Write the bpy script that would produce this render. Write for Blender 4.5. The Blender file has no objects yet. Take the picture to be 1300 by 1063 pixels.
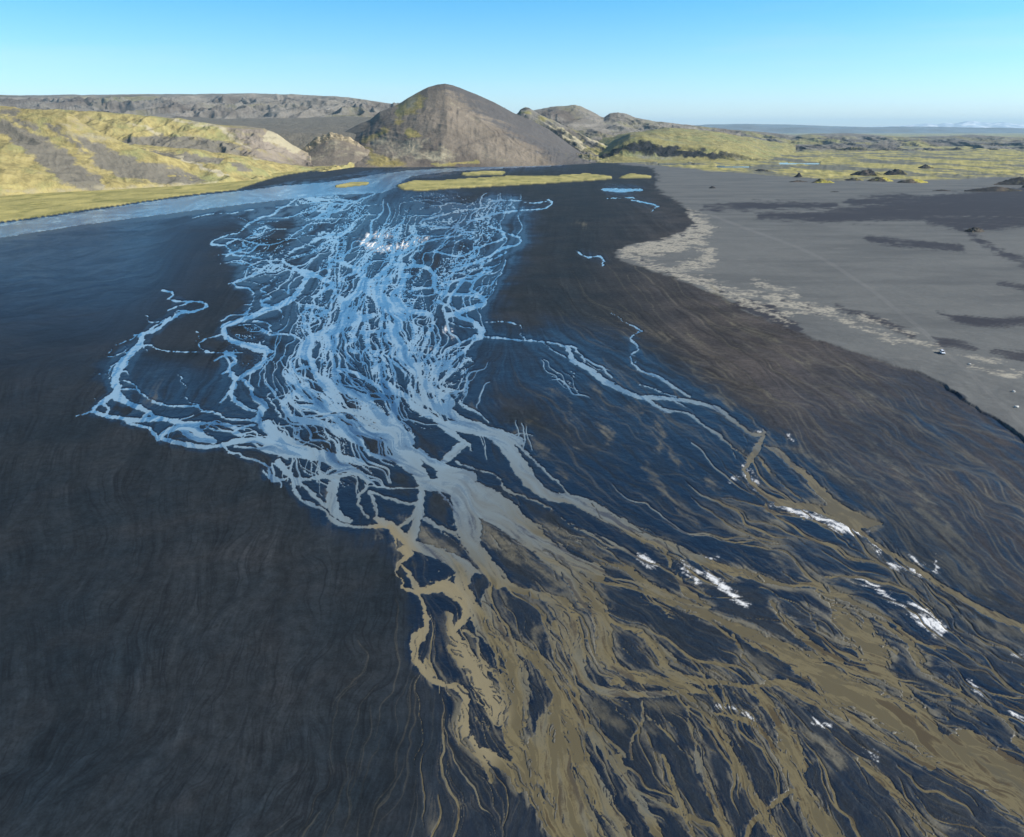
# ---------------------------------------------------------------- traced data
# survey windows of the valley floor: x0, y0, scale
WIN={'A':(80,340,4.831),'B':(230,220,5.2),'C':(420,220,4.333),'D':(240,380,5.4167),'E':(420,380,5.4167),
'F':(100,500,4.333),'G':(340,520,5),'H':(560,540,5),'I':(480,640,5),'J':(480,780,5),'K':(700,640,5),
'L':(700,780,4.333),'M':(940,640,5),'N':(960,780,3.8235),'O':(600,380,5),'P':(820,460,4.333),
'Q':(1000,350,4.333),'R':(0,0,1),'S':(400,90,2.889),'T':(0,90,2.889),'U':(850,90,2.889),'V':(340,95,5.0),'X':(560,95,4.333)}
WATER='''
A 610,140,10 665,150 680,165 650,190 690,205 780,207 860,212,12 882,228,14 860,250 790,270 730,275 680,305,16 630,335 580,375 520,400 480,412
A 770,212,8 700,240 640,262
A 700,262,9 770,268
A 690,270,9 690,300 600,335 540,375 470,410 430,415,5
A 505,295,5 525,300 515,320 545,335 600,328 660,300
A 480,412,32 480,460 440,500,36 400,540,44 370,580,56 330,640,56 325,700,52 335,745,44 290,790,34 230,830,28 190,865,22 185,880
A 480,412,6 430,430 370,460 325,475,3
A 380,470,5 395,495 370,520 300,545 255,540 290,515 290,500,3
A 370,570,9 320,590 285,625 285,680
A 340,650,8 300,700 300,720 320,750
A 195,650,3 280,652
A 340,640,14 380,635 405,655,5
A 185,878,11 130,895,8 65,912,4
A 190,800,4 215,830
A 340,760,26 370,800,28 420,840,30 480,860,28 520,890 500,910
A 240,830,18 275,860,12 270,885
A 185,880,22 250,905 330,920 400,930 480,935,26 560,930 640,930 700,950,36 750,965,40
A 370,690,8 430,710 460,750 510,790 560,825,11 620,840 680,850 750,850 830,852 860,880,10 920,885 960,900 1000,925 1080,930,12 1150,935 1200,950
A 360,745,7 440,748 500,780 550,825
A 490,480,9 520,518,4
A 500,475,7 545,475 570,495 640,512 720,517 800,517 900,520 1000,522 1100,520
A 820,395,5 840,400 835,430 815,460 805,505
A 1000,400,9 940,420 870,440 840,470 855,500 900,517
A 700,655,5 735,680 725,705 755,725 755,750 735,775 765,800 775,825 830,838 850,870
A 1256,0,10 1200,20 1130,60 1050,95 1070,118 1150,130 1160,160
A 1256,250,30 1180,290 1100,320 1040,340 990,355 985,385 1000,420 1040,450 1100,470 1180,480 1256,500
A 1100,225,5 1150,230,9 1145,260 1100,310
A 1000,520,26 1040,540 1060,570 1020,610 1040,660 1060,690 1040,760,20 1060,820 1120,860 1180,880,14
A 1240,510,24 1240,560 1200,610 1130,650 1080,680
A 1110,690,26 1150,740 1170,790 1220,830 1200,900 1170,935
A 1025,740,11 1000,790 975,825
A 750,965,12 850,960 930,955 1000,965 1060,1000 1120,1030
A 390,945,16 450,965 520,985 560,1020 620,1060
A 700,950,40 740,1000 800,1040 900,1055
A 580,1050,30 640,1000 720,970
B 780,210,5 690,220,8 640,240,14 600,275,12 520,295 440,340 415,360,8 380,395 310,405 230,440 190,465,12 240,475 290,480,10 320,510,14 350,540 400,545,9 470,548 540,565 590,580,14
B 470,330,5 560,335 570,350 520,365,11 480,395 540,405,8 480,425 380,432 320,455 290,475
B 370,370,5 390,380 370,395
B 400,455,10 430,490,12 390,510 330,530 300,545
B 340,470,6 370,490
B 590,580,24 580,605,20 540,640,10 480,670 420,700 350,730,12 370,755 440,760,9 475,790 480,830,6 460,870,10 450,900 410,930
B 600,615,9 680,625 740,655 800,660
B 600,560,9 660,580 730,620 800,650,22
B 540,640,7 560,670 620,685 600,705 580,740 520,770 560,790,11 590,820,14 540,840 530,870 580,880,10 640,870
B 1000,400,22 900,440,18 820,480,14 760,500 700,540 660,575
B 990,490,7 900,500 850,520 780,545 720,560
B 660,575,16 720,610 790,650,34 830,660,50 900,680,30 960,710,26 1000,740 940,770 900,800,14 860,820
B 830,680,34 800,740,30 760,800,36 700,840,26 620,880 540,920,24 500,936
B 740,660,7 700,700 610,740 620,760 680,770 720,800
B 1000,600,14 980,640 960,690
B 760,850,9 800,880 900,890 960,910 990,930
B 810,890,7 820,930
B 1180,640,30 1200,700 1190,760,26 1120,830,34 1080,860,56 1080,936,48
B 1000,760,22 1040,820 1080,850
B 1250,600,14 1180,630 1100,610 1040,580 980,560
B 1110,175,10 1090,200 1060,240 1000,260 940,260 900,240
B 60,300,3 120,285 220,268 350,265 420,250 480,240
B 690,380,4 700,400 740,415
B 510,430,4 540,460 600,465 560,490 500,520
C 1050,120,7 1045,150 1000,150 930,150 870,160 860,185 780,200 700,205 640,225 570,240,9 500,260 490,275 540,290 600,295,6
C 1190,145,6 1220,160 1190,190 1130,200 1040,205 960,215,10 900,225 850,240 780,260,14 750,270
C 1060,160,6 1120,165 1190,155
C 870,290,10 930,315,12 955,335,14 940,365 880,385,10 840,400 790,420 720,455 650,450 570,430
C 980,335,8 1040,355,11 1045,370 1020,395 960,410,14 900,440 860,465 800,490 740,510 700,530 650,540,6
C 970,430,8 900,470 850,490 820,515 890,535,10 830,550 760,570 680,590 600,615
C 740,590,10 780,600 770,640,12 800,660,18 840,690,26 845,715 800,735 740,750 690,775 640,780
C 440,510,20 520,515 560,545 570,570,26 565,610 580,650,18 620,665 700,668 780,672 830,690
C 430,650,12 480,635 550,630
C 435,650,7 450,670 520,675 570,665
C 560,700,7 640,730 700,755
C 740,320,10 700,345 650,350 580,365 500,390 430,420,14 350,450 340,480 380,510
C 400,505,20 380,530 390,560 430,560 400,580 400,600 380,640,22 330,670 350,700,30 400,740 450,760 540,775
C 550,310,6 620,300 700,300 740,320 800,330,3
C 740,310,5 730,360 690,380
C 580,130,3 620,125 630,140 590,160 600,180 640,170
C 20,480,16 60,490,22 120,520 170,560,30 180,600 160,650 110,690 60,720
C 240,640,12 300,600 350,560 400,520
C 180,600,60 260,680,70 330,740 400,780
C 0,150,9 80,150 60,190 0,220
D 720,0,30 640,40 540,80,24 440,120 360,150 280,165,28 235,195 240,230 280,270 330,300 400,320,36 470,350 540,355 590,355,8
D 490,0,14 500,35 560,40
D 620,70,8 650,110 620,150,5 640,200 610,230
D 450,150,12 530,160,9 555,175 550,230,24 500,210
D 550,245,12 640,240 720,250 760,280 780,300
D 740,30,8 800,40 860,45 930,70,12 900,120 860,150,18
D 930,70,8 1000,110
D 800,40,8 790,120 780,160
D 1100,0,50 1070,60 1060,120
D 1240,120,34 1150,130,36 1060,170 960,200 880,250,46 820,300,70 800,350,90 820,400,60 850,440,44 860,480 900,540 960,580 1040,620 1140,650 1240,690
D 1040,200,22 960,240 900,280
D 660,500,24 690,540 740,590,30 760,620 700,660,36 660,700,44 660,760 700,810,30 760,840 860,850 940,870 1000,910 1080,940 1180,970
D 640,520,12 740,590 800,620 900,640
D 850,460,18 750,480 680,520
D 500,340,22 530,370 520,410,24 480,450 420,490 370,520,14
D 560,400,7 590,440 590,490
D 250,380,20 320,400 310,440,24 270,470 290,520,26 320,550 300,600 290,650 320,700 380,740 440,770,14
D 370,550,24 400,580 430,620,26 440,680 500,710,40 530,740 500,780 470,820,36 500,870,44 560,880,60 600,930,80 640,975,90
D 280,620,10 250,670 230,695,14
D 600,620,10 540,670 580,720 610,780 660,830
D 440,690,6 540,685 640,700
D 700,700,30 760,740 900,740,40 1050,760 1200,790 1300,850
D 900,760,36 1000,820 1100,880 1300,960
D 0,850,12 100,850 220,850 300,870 380,900
D 840,920,7 920,905
E 1060,0,24 1030,40 950,65 870,90 850,105 900,130 960,150 1010,180,36 1040,220,46 1030,260,36 980,290,16 940,330 920,400,8 925,450,4
E 1000,250,18 920,290,14 850,320 780,370 720,410
E 850,110,9 790,140 850,170,6 900,190 990,200
E 720,0,8 800,45,10 870,75
E 1050,258,10 1150,265 1300,285
E 1080,158,6 1190,155 1300,180
E 440,0,40 500,50,36 560,90,24 650,100 700,130,18 700,180 680,230,28 660,280 640,330,24 620,380 610,450,30 620,500
E 440,60,60 460,150 440,230,50 480,300,44 520,370 560,430 580,480,40 600,520 640,570,50 700,620 780,670 820,730
E 940,340,22 880,380 820,430,28 790,470 740,500 720,540 740,590,20 790,630 830,690 850,720
E 880,430,8 860,490 800,530 750,560
E 220,230,24 260,290 240,350,26 280,400 330,490,34 360,560 420,610,40 500,660 540,700 580,740,50 640,780 720,820,34 800,870,26 880,950,22 900,975
E 0,220,34 80,190 160,160 230,130 300,110
E 70,0,44 80,60 90,130
E 200,230,20 320,220 430,210
E 540,600,36 580,660 640,700,50 740,740,60 820,780,64 900,830,50 1000,870 1100,900 1200,940,60 1300,975
E 900,720,14 960,760 1040,800 1080,850
E 40,480,26 140,500 260,560 360,620 450,650
E 460,700,40 440,760 440,850,60 480,900 520,940 540,975
F 75,95,15 130,115 200,130 280,145 360,140 430,130 500,140 560,165,26 620,165 700,165,12 760,165 820,180 880,190 960,170,14
F 265,155,14 330,175 380,190 420,230 470,250,26 540,270 620,285 720,292,18 790,285 860,265,30 960,255 1060,270,50 1160,300,60 1300,340
F 560,170,26 520,190 480,215 450,235
F 600,175,34 650,210 690,240 740,265
F 640,170,26 680,220
F 700,180,10 760,200 820,205 900,235
F 800,290,11 830,325 880,330 910,350 960,360 1020,385 1060,410 1075,440,5
F 1020,420,10 1040,455,16 1080,480 1140,470,7 1170,455
F 1000,170,36 1050,200,60 1100,250,50 1180,290 1300,330
F 1100,360,16 1140,400 1170,450,22 1185,500,28 1195,560,8 1250,590 1300,610
F 1180,480,18 1240,510 1300,560
F 200,20,22 260,45 320,70 370,95 410,115
F 860,290,10 960,300 1050,320 1150,360
G 130,0,24 150,40 220,60 310,80,30 400,100 470,130,60 540,180 600,220,24 640,270 700,300 800,320 870,370
G 640,0,100 700,60,120 760,130,130 820,200,140 870,280,140 920,350,120 960,400,90 1010,470,80 1100,480 1180,510
G 0,100,70 80,170,50 180,220,44 270,260 380,290 480,310 560,330 620,350,14
G 0,250,60 100,270 220,280 350,310,50 450,360 530,380,40 600,420 640,470,24 600,520 570,570,18 600,640 640,690
G 620,480,10 700,490 800,500 900,500 960,500
G 640,520,16 730,550 820,580 900,600 950,590
G 0,370,14 30,430,26 90,445,10 150,430
G 60,330,30 110,390,40 160,440,24 250,440 330,430 420,430 480,420 560,400
G 160,440,26 165,510 240,590,14 330,620 370,650 400,690,24 470,730 560,745,18 650,745,24 740,740 800,750,44 850,800,60 900,850 1000,880 1100,920 1200,970
G 200,460,20 260,520 340,590 380,620
G 420,440,74 410,520,72 410,600,76 440,660,60 520,710,30
G 650,530,20 680,600 690,660 700,700
G 980,500,44 975,580,36 970,640 950,700,50 930,770,60 900,830
G 940,640,20 900,700,28 840,740
G 1000,690,24 1080,740 1150,770 1210,790 1250,850 1300,900
G 1200,550,80 1220,640,90 1230,700 1270,760 1300,800
G 1080,510,12 1140,580 1180,650
G 1000,20,24 1100,90,28 1160,150 1240,200 1290,240,14
G 1100,340,18 1180,300 1250,230
G 960,260,30 1000,310,50 1090,360,60 1200,400 1300,430
H 60,0,60 200,20,70 300,40,80 380,90,90 430,150,84 470,210,90 520,290,100 570,360,90 640,420,70 720,460,64 820,470 920,500,70 1020,550 1100,600 1180,650 1300,720
H 480,120,18 560,190 640,270 700,330,20 750,370,14 800,430 850,460
H 0,0,24 60,50 120,90 180,120,14 190,160
H 0,240,20 60,180,34 120,130,50
H 100,230,12 160,260 240,290 330,310 380,350 400,400,22 460,430,16 540,460 640,500 720,550 800,610 880,660 980,700 1080,740 1180,800,10
H 0,310,60 100,370,90 200,400 320,450 420,530,110 500,620 600,700 700,790,90 800,850 900,900,100 1000,950
H 120,400,60 160,480,80 180,560,90 220,650 200,750,90 260,850 320,930 360,1000
H 0,800,40 100,850,50 180,900 160,1000
H 560,620,14 640,640,20 700,700 780,780 860,860 960,880 1080,890,30 1200,930
H 400,410,8 470,460 495,510
I 0,100,50 80,140 150,210 210,260 300,300,44 400,340,50 480,380,60 520,430 520,520,80 560,600,110 620,690,100 680,780,76 760,850,60 860,900 960,960 1040,1000
I 260,0,50 260,80,40 230,150,30 200,220
I 280,90,14 380,150 480,190 560,260 600,320
I 520,0,76 520,100,80 560,200,90 620,280 680,360 760,440,80 820,510,60 900,550 1000,580,60 1100,600 1180,640,80 1220,700 1240,800,90 1260,900 1290,1000
I 620,0,120 720,60 820,130,110 920,200,100 1020,290,90 1120,370 1200,440 1260,520 1300,620
I 480,400,30 600,420 700,450,24 720,520 690,580,60 700,680 750,760 800,840,40
I 80,160,22 110,220 120,290,10 180,290,70 200,320,36 150,360,40 110,430,14 150,480 170,540,30 240,560,24 290,640,28 310,730,34 280,840,50 240,900,44 230,1000,30
I 150,390,20 200,450,30 240,520,40 260,550 350,540,60 420,520,84 470,560,90 540,620,60 560,700,50 500,780,44 460,850,40 480,920,70 540,1000,90
I 330,490,14 400,490 490,450 500,420
I 220,370,5 270,430 320,490
I 330,470,5 380,430 410,400
I 940,590,10 1030,680,14 1080,760 1160,850 1200,950
J 310,0,34 300,90,50 240,140,54 225,240,34 270,340,50 350,420,50 440,450,36 520,470,60 560,530,50 540,620,64 540,700,90 530,770,80
J 515,770,40 512,830,8
J 590,780,30 620,850,50 700,900,80 800,960,80 860,1010 900,1100
J 300,290,40 340,380,50
J 540,780,30 600,870,24 680,960,36 720,1060
J 450,0,50 450,100,60 520,200,90 580,300,110 640,400,130 700,500,110 740,600,100 750,680,70
J 600,0,50 650,80,90 690,130 760,190,100 820,260 870,340,120 900,450,130 880,600,150 860,750,150 880,850,110 930,960,110 950,1060
J 700,100,70 820,180,80 940,240,80 1040,320,90 1110,420,90 1150,540,90 1120,650,130 1060,700,120 1030,820,60 1040,960,90
J 1150,560,50 1220,680,70 1260,800,90 1300,900,90
J 700,130,26 740,220 760,320 840,380
J 540,100,18 620,150 640,260,26 700,330
J 1060,0,14 1100,160,22 1130,300 1200,400 1280,530
J 1160,0,60 1220,100,70 1260,240 1290,380
J 790,400,60 820,500,80 810,650,60 820,780,60
K 180,0,60 300,60,66 400,110,70 480,150,60 540,190,64 640,230 760,270,60 860,320,56 960,360 1060,400 1200,440 1300,460,50
K 700,270,20 740,330,30 760,400,20
K 0,290,80 100,350,80 180,450,90 240,560,100 300,650,100 320,760,110 330,900 360,1000
K 180,370,20 280,380,30 400,390 500,420,50 560,480,60 640,540 760,590,50 860,640,60 980,690 1100,750 1200,810,70 1300,880
K 220,480,24 340,500 460,520,30 560,550 660,590 780,640
K 260,520,14 320,620,18 350,720,30 440,770,24 560,810,40 640,870,46 720,940,36 790,1000
K 800,450,20 840,540,50 920,600,40 1000,660,24
K 0,640,50 60,740,60 100,860,80 140,950,60 170,1000
K 860,680,16 1000,740 1100,820,24 1180,880,20 1220,980
L 20,60,50 100,160,60 140,260,70 170,340,60 230,400,44 330,430 440,440,36 560,440 680,430
L 260,30,80 300,120,90 310,230,70 360,300,50 460,340,60 560,360 680,390,60 800,420,30 880,440,4
L 320,40,24 460,90,36 540,140,50 600,230,56 640,310,60 720,350,50 860,370,40 980,380,30 1080,400 1180,390 1300,370
L 560,150,12 640,220 740,290 840,330
L 680,420,30 740,450,40 800,500,44 870,560,36 920,640 970,700,34 1000,800,30 1010,866
L 870,540,20 980,560 1080,590,36 1160,650,30 1220,720,24 1260,800 1290,866
L 1080,410,30 1160,460,40 1220,540,36 1260,620,60 1290,700,90 1320,760
L 0,340,50 60,450,50 140,560,40 240,680,36 330,800 370,866
L 120,560,14 200,600,24 300,680 400,780
L 30,560,90 50,700,110 70,866,120
L 500,480,14 500,600,22 440,700,16 440,800
L 520,560,10 600,620,16 700,720 780,800
L 510,660,10 560,740 620,866
L 750,530,14 770,640,18 800,760 810,866
L 1000,110,14 1040,200,20 1100,280 1180,360
L 20,150,14 20,260,18 80,330 130,430 170,520
L 850,0,50 950,40 1080,100,50 1180,160 1300,200
M 160,0,14 180,50 280,70,20 400,90,10 500,120 580,170 640,210 720,270
M 230,0,30 400,10,40 520,40,56 620,80,60 720,120,50 800,130,36 900,140,4
M 560,60,30 660,110,44 740,160,40 820,220,26 900,280 1000,340,30 1100,400,36 1200,470,40 1300,540
M 0,430,50 150,480,50 300,520,24 440,510,36 540,530,50 640,590,44 760,640,36 880,700,24 980,760 1060,840,30 1150,890,20 1300,920
M 480,550,30 580,620,70 640,700,90 720,790,130 800,870,160 860,960,170 880,1000
M 640,620,16 740,680,30 800,750 860,830,20 920,900 1000,950
M 820,690,18 900,750,26 980,830
M 200,620,30 260,720,36 360,820,40 460,900 560,960 640,1000
M 400,590,14 440,700,12 500,800,16 600,850 700,900 760,980
M 0,800,60 100,840,70 240,900 360,950,90 480,1000
M 1080,850,24 1110,920,40 1160,1000
N 0,130,60 120,180,70 250,260,110 350,320,140 450,380,150 580,440,160 700,520,150 800,590,130 900,680,110 1000,740 1100,800
N 400,20,80 480,100,90 540,180,90 600,280,70 700,360,60 780,440,56 830,520,70 880,600,80 960,660,90 1060,720,100 1160,760,100 1240,800
N 120,0,30 200,90,34 300,170 380,230 460,270 560,300
N 560,0,24 640,60,26 720,120,24 760,180,30 790,250,28 850,300,24 950,360 1050,420 1150,470 1230,530 1270,600 1300,660
N 540,20,10 600,100 650,160 700,190
N 770,130,16 850,160 940,175,6
N 0,350,30 120,330,40 220,380,60 350,440,60 450,500,50 560,570 650,620 760,680 850,740
N 0,360,30 60,440,50 120,530,60 170,620,70 210,740,80
N 160,540,8 250,600 330,650 420,710
N 190,600,8 230,680 280,730
N 1080,-20,24 1200,30,24 1300,60,24 1500,130
O 90,240,10 200,250 330,262 450,270 560,290,14 620,330,26 630,380,30 680,410,26 760,460,34 820,510,40 900,550,30 980,590,26 1060,620 1160,630,20 1300,635
O 90,145,6 220,145 290,165 310,180 300,210,9 330,250
O 560,290,10 640,305 665,330,14 700,370,9 710,400
O 450,270,8 490,310 540,340 600,370 650,410
O 890,90,4 960,145 1040,180,8 1080,205 1050,205 1005,245,9 1035,290,18 1050,320,9 1010,345 1050,370,6 1040,400
O 1010,350,9 1010,390 1050,440,16 1110,470,10 1180,490 1240,540,18 1300,570
O 1110,640,12 1170,680 1230,710 1300,715
O 1060,540,6 1150,570 1240,605 1300,620
P 0,190,18 120,200 240,215 330,235 400,260,22 470,310 530,360,24 570,390 620,400 650,390
P 0,60,8 80,85,12 160,140 240,190
P 0,130,5 120,180
P 20,215,11 100,260 200,275 260,300,16 320,350 400,400,18 470,460,12 520,500 550,540
P 160,220,6 250,260 270,300
P 540,300,4 600,330 640,370,9 650,400,16 630,440,30 600,500,44 560,560,30 545,590,24 570,650,26 620,700,28 680,740,34 780,780,36 900,800,44 1000,820,60 1100,850,70 1200,880 1300,890,20
P 545,390,6 555,440 540,500
P 480,480,7 500,550 530,580
P 650,460,10 720,490,34 800,560,36 880,620,34 940,690,50 1010,760,50 1080,810 1160,850
P 620,520,14 660,580,16 720,640,10 780,700 850,750,16
P 820,640,6 890,680 900,750
P 660,780,10 690,820,14 800,830,12 900,870 1000,900 1080,950
R 652,968,10 672,1000,16 705,1050,24 745,1110,26
R 690,955,50 715,1000,46 745,1060,40 780,1120,44
R 730,950,20 760,1010,26 800,1070,18 830,1120,20
R 785,960,8 800,1000,10 830,1050,14 850,1110,16
R 842,960,5 860,1010,8 880,1060,7 890,1110,8
R 884,955,6 900,1000,10 925,1060,12 960,1120,12
R 935,965,8 955,1010,14 985,1060,16 1010,1120,18
R 997,960,18 1020,1010,26 1060,1070,30 1100,1130,30
R 1090,965,8 1130,1000,12 1180,1060,14 1230,1120,16
R 1225,950,50 1290,1000,60 1380,1060,66 1500,1130,70
R 1290,940,12 1350,980,20 1430,1040,24 1520,1100,26
R 1300,800,8 1380,860,14 1480,910,16 1600,960,20
R 1010,1000,6 960,1040,8 940,1080,8
R 800,1000,5 860,1030,7 925,1060,8
R 1198,746,8 1245,772,7 1300,797,7 1400,850,10
R 767,241,4 790,242,4 815,241,3
R 800,254,1 822,258,2 834,262,2 828,268,1
R 730,318,1.5 745,327,1.5 763,326,1.5 766,338,1.5
R 805,251,1.2 770,252,1
R 820,209,2 880,209,2.5
'''
SILT='''
G 690,750,24 700,815,26
G 790,790,30 820,850,60 850,900,70 830,1000,40
H 240,640,90 320,700,80 420,780,80 480,860,70
H 600,600,20 700,660,50 800,690,60 900,740,60 1000,770,50 1100,820,40
H 520,90,16 600,140,30 680,200,18
H 740,300,20 800,330,30
I 600,330,70 680,420,60
I 760,480,60 800,600,40 810,700,40
I 900,260,80 960,350,60 1050,430,60 1150,500,90
I 640,60,60 700,160,80 780,240,80 860,300,70
I 240,160,80 350,240,80 500,300,70
I 1000,800,60 980,900,60
J 580,400,22 620,470,34 660,560,14
J 680,730,30 760,750,60
J 1100,160,60 1180,330,50 1250,480,60
J 1240,640,80 1300,760,80
K 0,160,50 140,240,60 280,330,50 400,330,40
K 1180,730,20 1290,770,24
K 350,720,40 380,800,60 380,900,50 440,980,40
K 780,480,40 850,560,60 900,640,50
K 100,620,70 180,760,80 260,850,60
L 200,480,70 300,560,90 400,620,80
L 540,490,60 700,520,70
L 520,560,30 560,640,50
L 1050,220,80 1200,320,70
M 1040,430,30 1100,480,60 1160,520,40 1240,610,20 1300,640,20
M 950,680,14 1060,680,40 1200,690,50 1300,700,60
M 380,350,14 500,430,24 640,470,24 780,560,14
M 1000,40,14 1100,110,24 1220,200,14
M 420,640,30 560,740,40 640,800,30
M 0,180,14 80,210,24 180,300,40 300,440,16
N 1140,100,10 1220,130,20 1300,160,16
N 1000,20,40 1150,70,60 1300,100,60 1500,170,60
N 850,420,30 920,440,50 900,470,30
N 900,240,20 1050,260,30 1200,320,20
N 1050,60,20 1150,90,30
N 200,560,50 330,640,60 420,720,50
N 850,100,12 1000,160,16 1150,200,12
O 750,540,14 800,600,20
O 1000,680,40 1060,720,30
O 800,800,30 860,860,40 850,930,30
O 600,760,12 620,880,14 680,960,20
O 500,580,10 600,640,16 630,720,12
O 1150,780,20 1200,860,24 1180,960,40
O 260,860,40 330,800,20 400,760,14
O 380,900,30 460,960,40
O 1130,225,4 1230,230,7 1255,260,8 1210,300,7 1210,320,6
P 900,0,7 920,80,9 980,150,12 1050,220,22 1090,280,16 1120,340,10 1200,410 1260,470,14 1280,540,9
P 620,170,8 660,230,10 670,320,8 690,400,10
P 340,180,14 430,200,16 480,260,18
P 660,450,14 800,480,20 930,530,26 1040,610,22 1180,690,24 1300,760,22
P 255,0,9 270,60,9 310,95,8
P 1150,450,6 1190,550,8 1300,640,12
P 1180,190,40 1240,215,36
P 130,480,30 170,560,34
P 0,560,30 100,700,34 190,820,30 300,900,24
P 350,650,40 400,700,20
R 1165,640,10 1220,700,8 1260,760,6
R 1100,560,6 1180,640,6 1230,700,5
R 730,282,3 745,287,5
R 900,360,3 930,395,4 935,412,4 990,432,3
R 870,420,2 893,440,4
'''
GLINT_CRUST='''
K 550,340,30 600,360,60 660,390,40
K 800,370,20 850,420,30 930,490,24
K 920,430,30 1000,460,40 1080,520,44 1150,580,44 1230,640,30
K 960,335,8 1050,355,8
M 180,10,14 300,30,20 420,60,20 500,100,10
M 570,130,24 650,160,44 740,180,24
M 780,190,16 860,270,20 900,310,14
M 960,390,10 1060,410,16 1160,450,16
M 1080,340,10 1180,390,12
M 1240,350,8 1240,440,14
M 700,455,8 800,500,10 900,560,12 1000,640,14 1100,650,12 1200,690,14 1290,760,16
M 1080,700,30 1180,740,60 1280,800,60
P 545,570,12 560,640,20 600,700,14
P 480,640,14 540,630,16
P 590,600,10 620,660,10
P 720,790,18 850,830,24 980,870,26 1120,920,36 1220,950,20
P 600,380,10 645,385,12 640,420,8
P 775,410,6 790,430,5
N 760,10,30 830,40,44 900,70,30
N 1250,190,8 1300,205,9
N 1250,480,10 1300,520,14
N 520,640,10 600,710,12
N 270,530,5 390,540,6
N 1040,330,4 1090,390,6
L 900,505,5 1010,520,6
L 1060,550,7 1120,580,7
C 170,375,22 250,408,34 330,412,34 420,395,30
C 200,345,20 330,345,18
C 460,380,14 520,360,10
E 760,230,10 800,210,14 835,270,12
E 670,345,8 700,348,8
'''
# regional flow guides (for the streaks of dry runnels)
GUIDE='''
R 0,300 120,285 240,262 400,240 480,225 640,212
R 500,245 480,300 440,360 420,420 440,500 500,560
R 640,250 620,330 590,380 600,440 580,480
R 250,300 200,380 160,450 140,520
R -200,345 0,330 120,318 230,300
R -200,380 0,370 120,360 200,345
R -100,430 60,430 120,420
R 40,470 20,540 -10,620
R 120,560 110,640 100,760 80,860 20,980
R 200,600 190,700 170,800 120,900 60,1000
R 300,640 290,740 260,840 210,940 160,1060
R 400,700 400,800 370,900 340,1060
R 480,760 470,860 440,960 420,1060
R -100,340 -140,500 -160,800 -180,1060
R 720,270 700,340 740,400 800,430
R 760,290 800,380 900,440 1000,500 1100,580 1200,660 1300,740 1450,830
R 900,400 1000,440 1100,500 1200,570 1300,650 1450,750
R 980,480 1080,600 1200,720 1300,790
R 650,470 760,560 860,640 1000,720 1150,780
R 700,660 850,740 1000,800 1200,900 1400,1000
R 600,800 640,900 680,1060
R 900,860 960,940 1000,1060
R 1200,860 1300,930 1400,1000
R 1100,430 1200,490 1300,550 1450,640
R 850,250 1000,300 1150,300 1300,290 1500,290
R 900,340 1050,380 1150,420 1300,430 1500,450
R 900,235 1100,235 1300,240 1500,240
'''
# areas
RIVER=[(-260,318),(-100,300),(0,284),(60,276),(120,267),(180,258),(235,250),(300,243),(360,236),(420,231),(455,226),(480,221),(520,217),(580,213),(640,210),(700,208),(760,207),(700,211),(640,214),(560,219),(522,224),(505,233),(500,240),(485,245),(440,247),(380,252),(320,258),(250,267),(180,276),(110,285),(50,294),(0,302),(-100,314),(-260,338)]
ISL=[[(421,237),(445,231.5),(471,232),(466,235),(431,239)],
[(502,237),(525,231),(566,230),(607,227),(642,225),(711,224),(746,221.5),(777,225),(777,228.5),(711,233),(642,237),(573,240.5),(538,243.5),(514,242.5)],
[(580,221.5),(607,219),(642,219),(639,223),(594,224.5)],
[(784,227),(801,221),(829,225),(826,228)]]
MOSSL=[(-260,338),(-260,170),(420,170),(425,214),(395,218),(360,224),(340,229),(316,236),(300,242),(235,249),(180,257),(120,266),(60,275),(0,283),(-100,299)]
MEADOW=[(690,166),(690,205),(800,207),(850,212),(900,218),(960,222),(1030,227),(1060,231),(1110,228),(1180,230),(1240,227),(1320,226),(1600,225),(1600,166)]
ASH=[(700,200),(760,206),(830,214),(835,244),(860,255),(872,270),(884,285),(855,300),(800,312),(779,319),(783,330),(830,345),(880,362),(915,378),(960,402),(1000,420),(1048,437),(1100,452),(1140,468),(1168,474),(1200,492),(1225,512),(1262,532),(1300,560),(1400,640),(1700,820),(1700,160),(700,160)]
PALE='''
R 840,258,10 870,280,24 895,295,20 840,312,26 790,320,10
R 790,326,8 850,345,12 900,362,12 950,385,12 1000,410,8
R 880,300,10 900,330,16 860,340,10
R 930,372,8 1000,385,14 1060,402,10 1110,425,8 1160,435,6 1190,442,5
R 1080,400,4 1130,415,5 1165,430,4
R 1225,450,4 1265,462,7 1295,475,4
R 1230,470,5 1290,480,4
R 960,360,6 1010,375,8
R 1000,400,10 1040,395,6
'''
DARKP='''
R 895,264,8 980,262,9 1060,262,6
R 965,275,8 1050,275,14 1140,268,26 1230,262,34 1320,262,44 1600,262,50
R 1080,258,10 1150,255,12
R 1180,280,12 1240,285,16 1320,282,16
R 1105,306,8 1160,310,9 1220,318,7
R 1195,398,3 1220,406,6 1260,410,9 1330,405,10
R 1182,430,5 1200,437,12 1235,444,8
R 1060,390,4 1110,405,6 1160,430,5
R 1260,448,6 1330,462,14
R 940,385,14 985,402,18 1010,420,14
R 1200,283,4 1290,330,8 1340,340,6
R 1270,362,4 1340,368,8
'''
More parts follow.
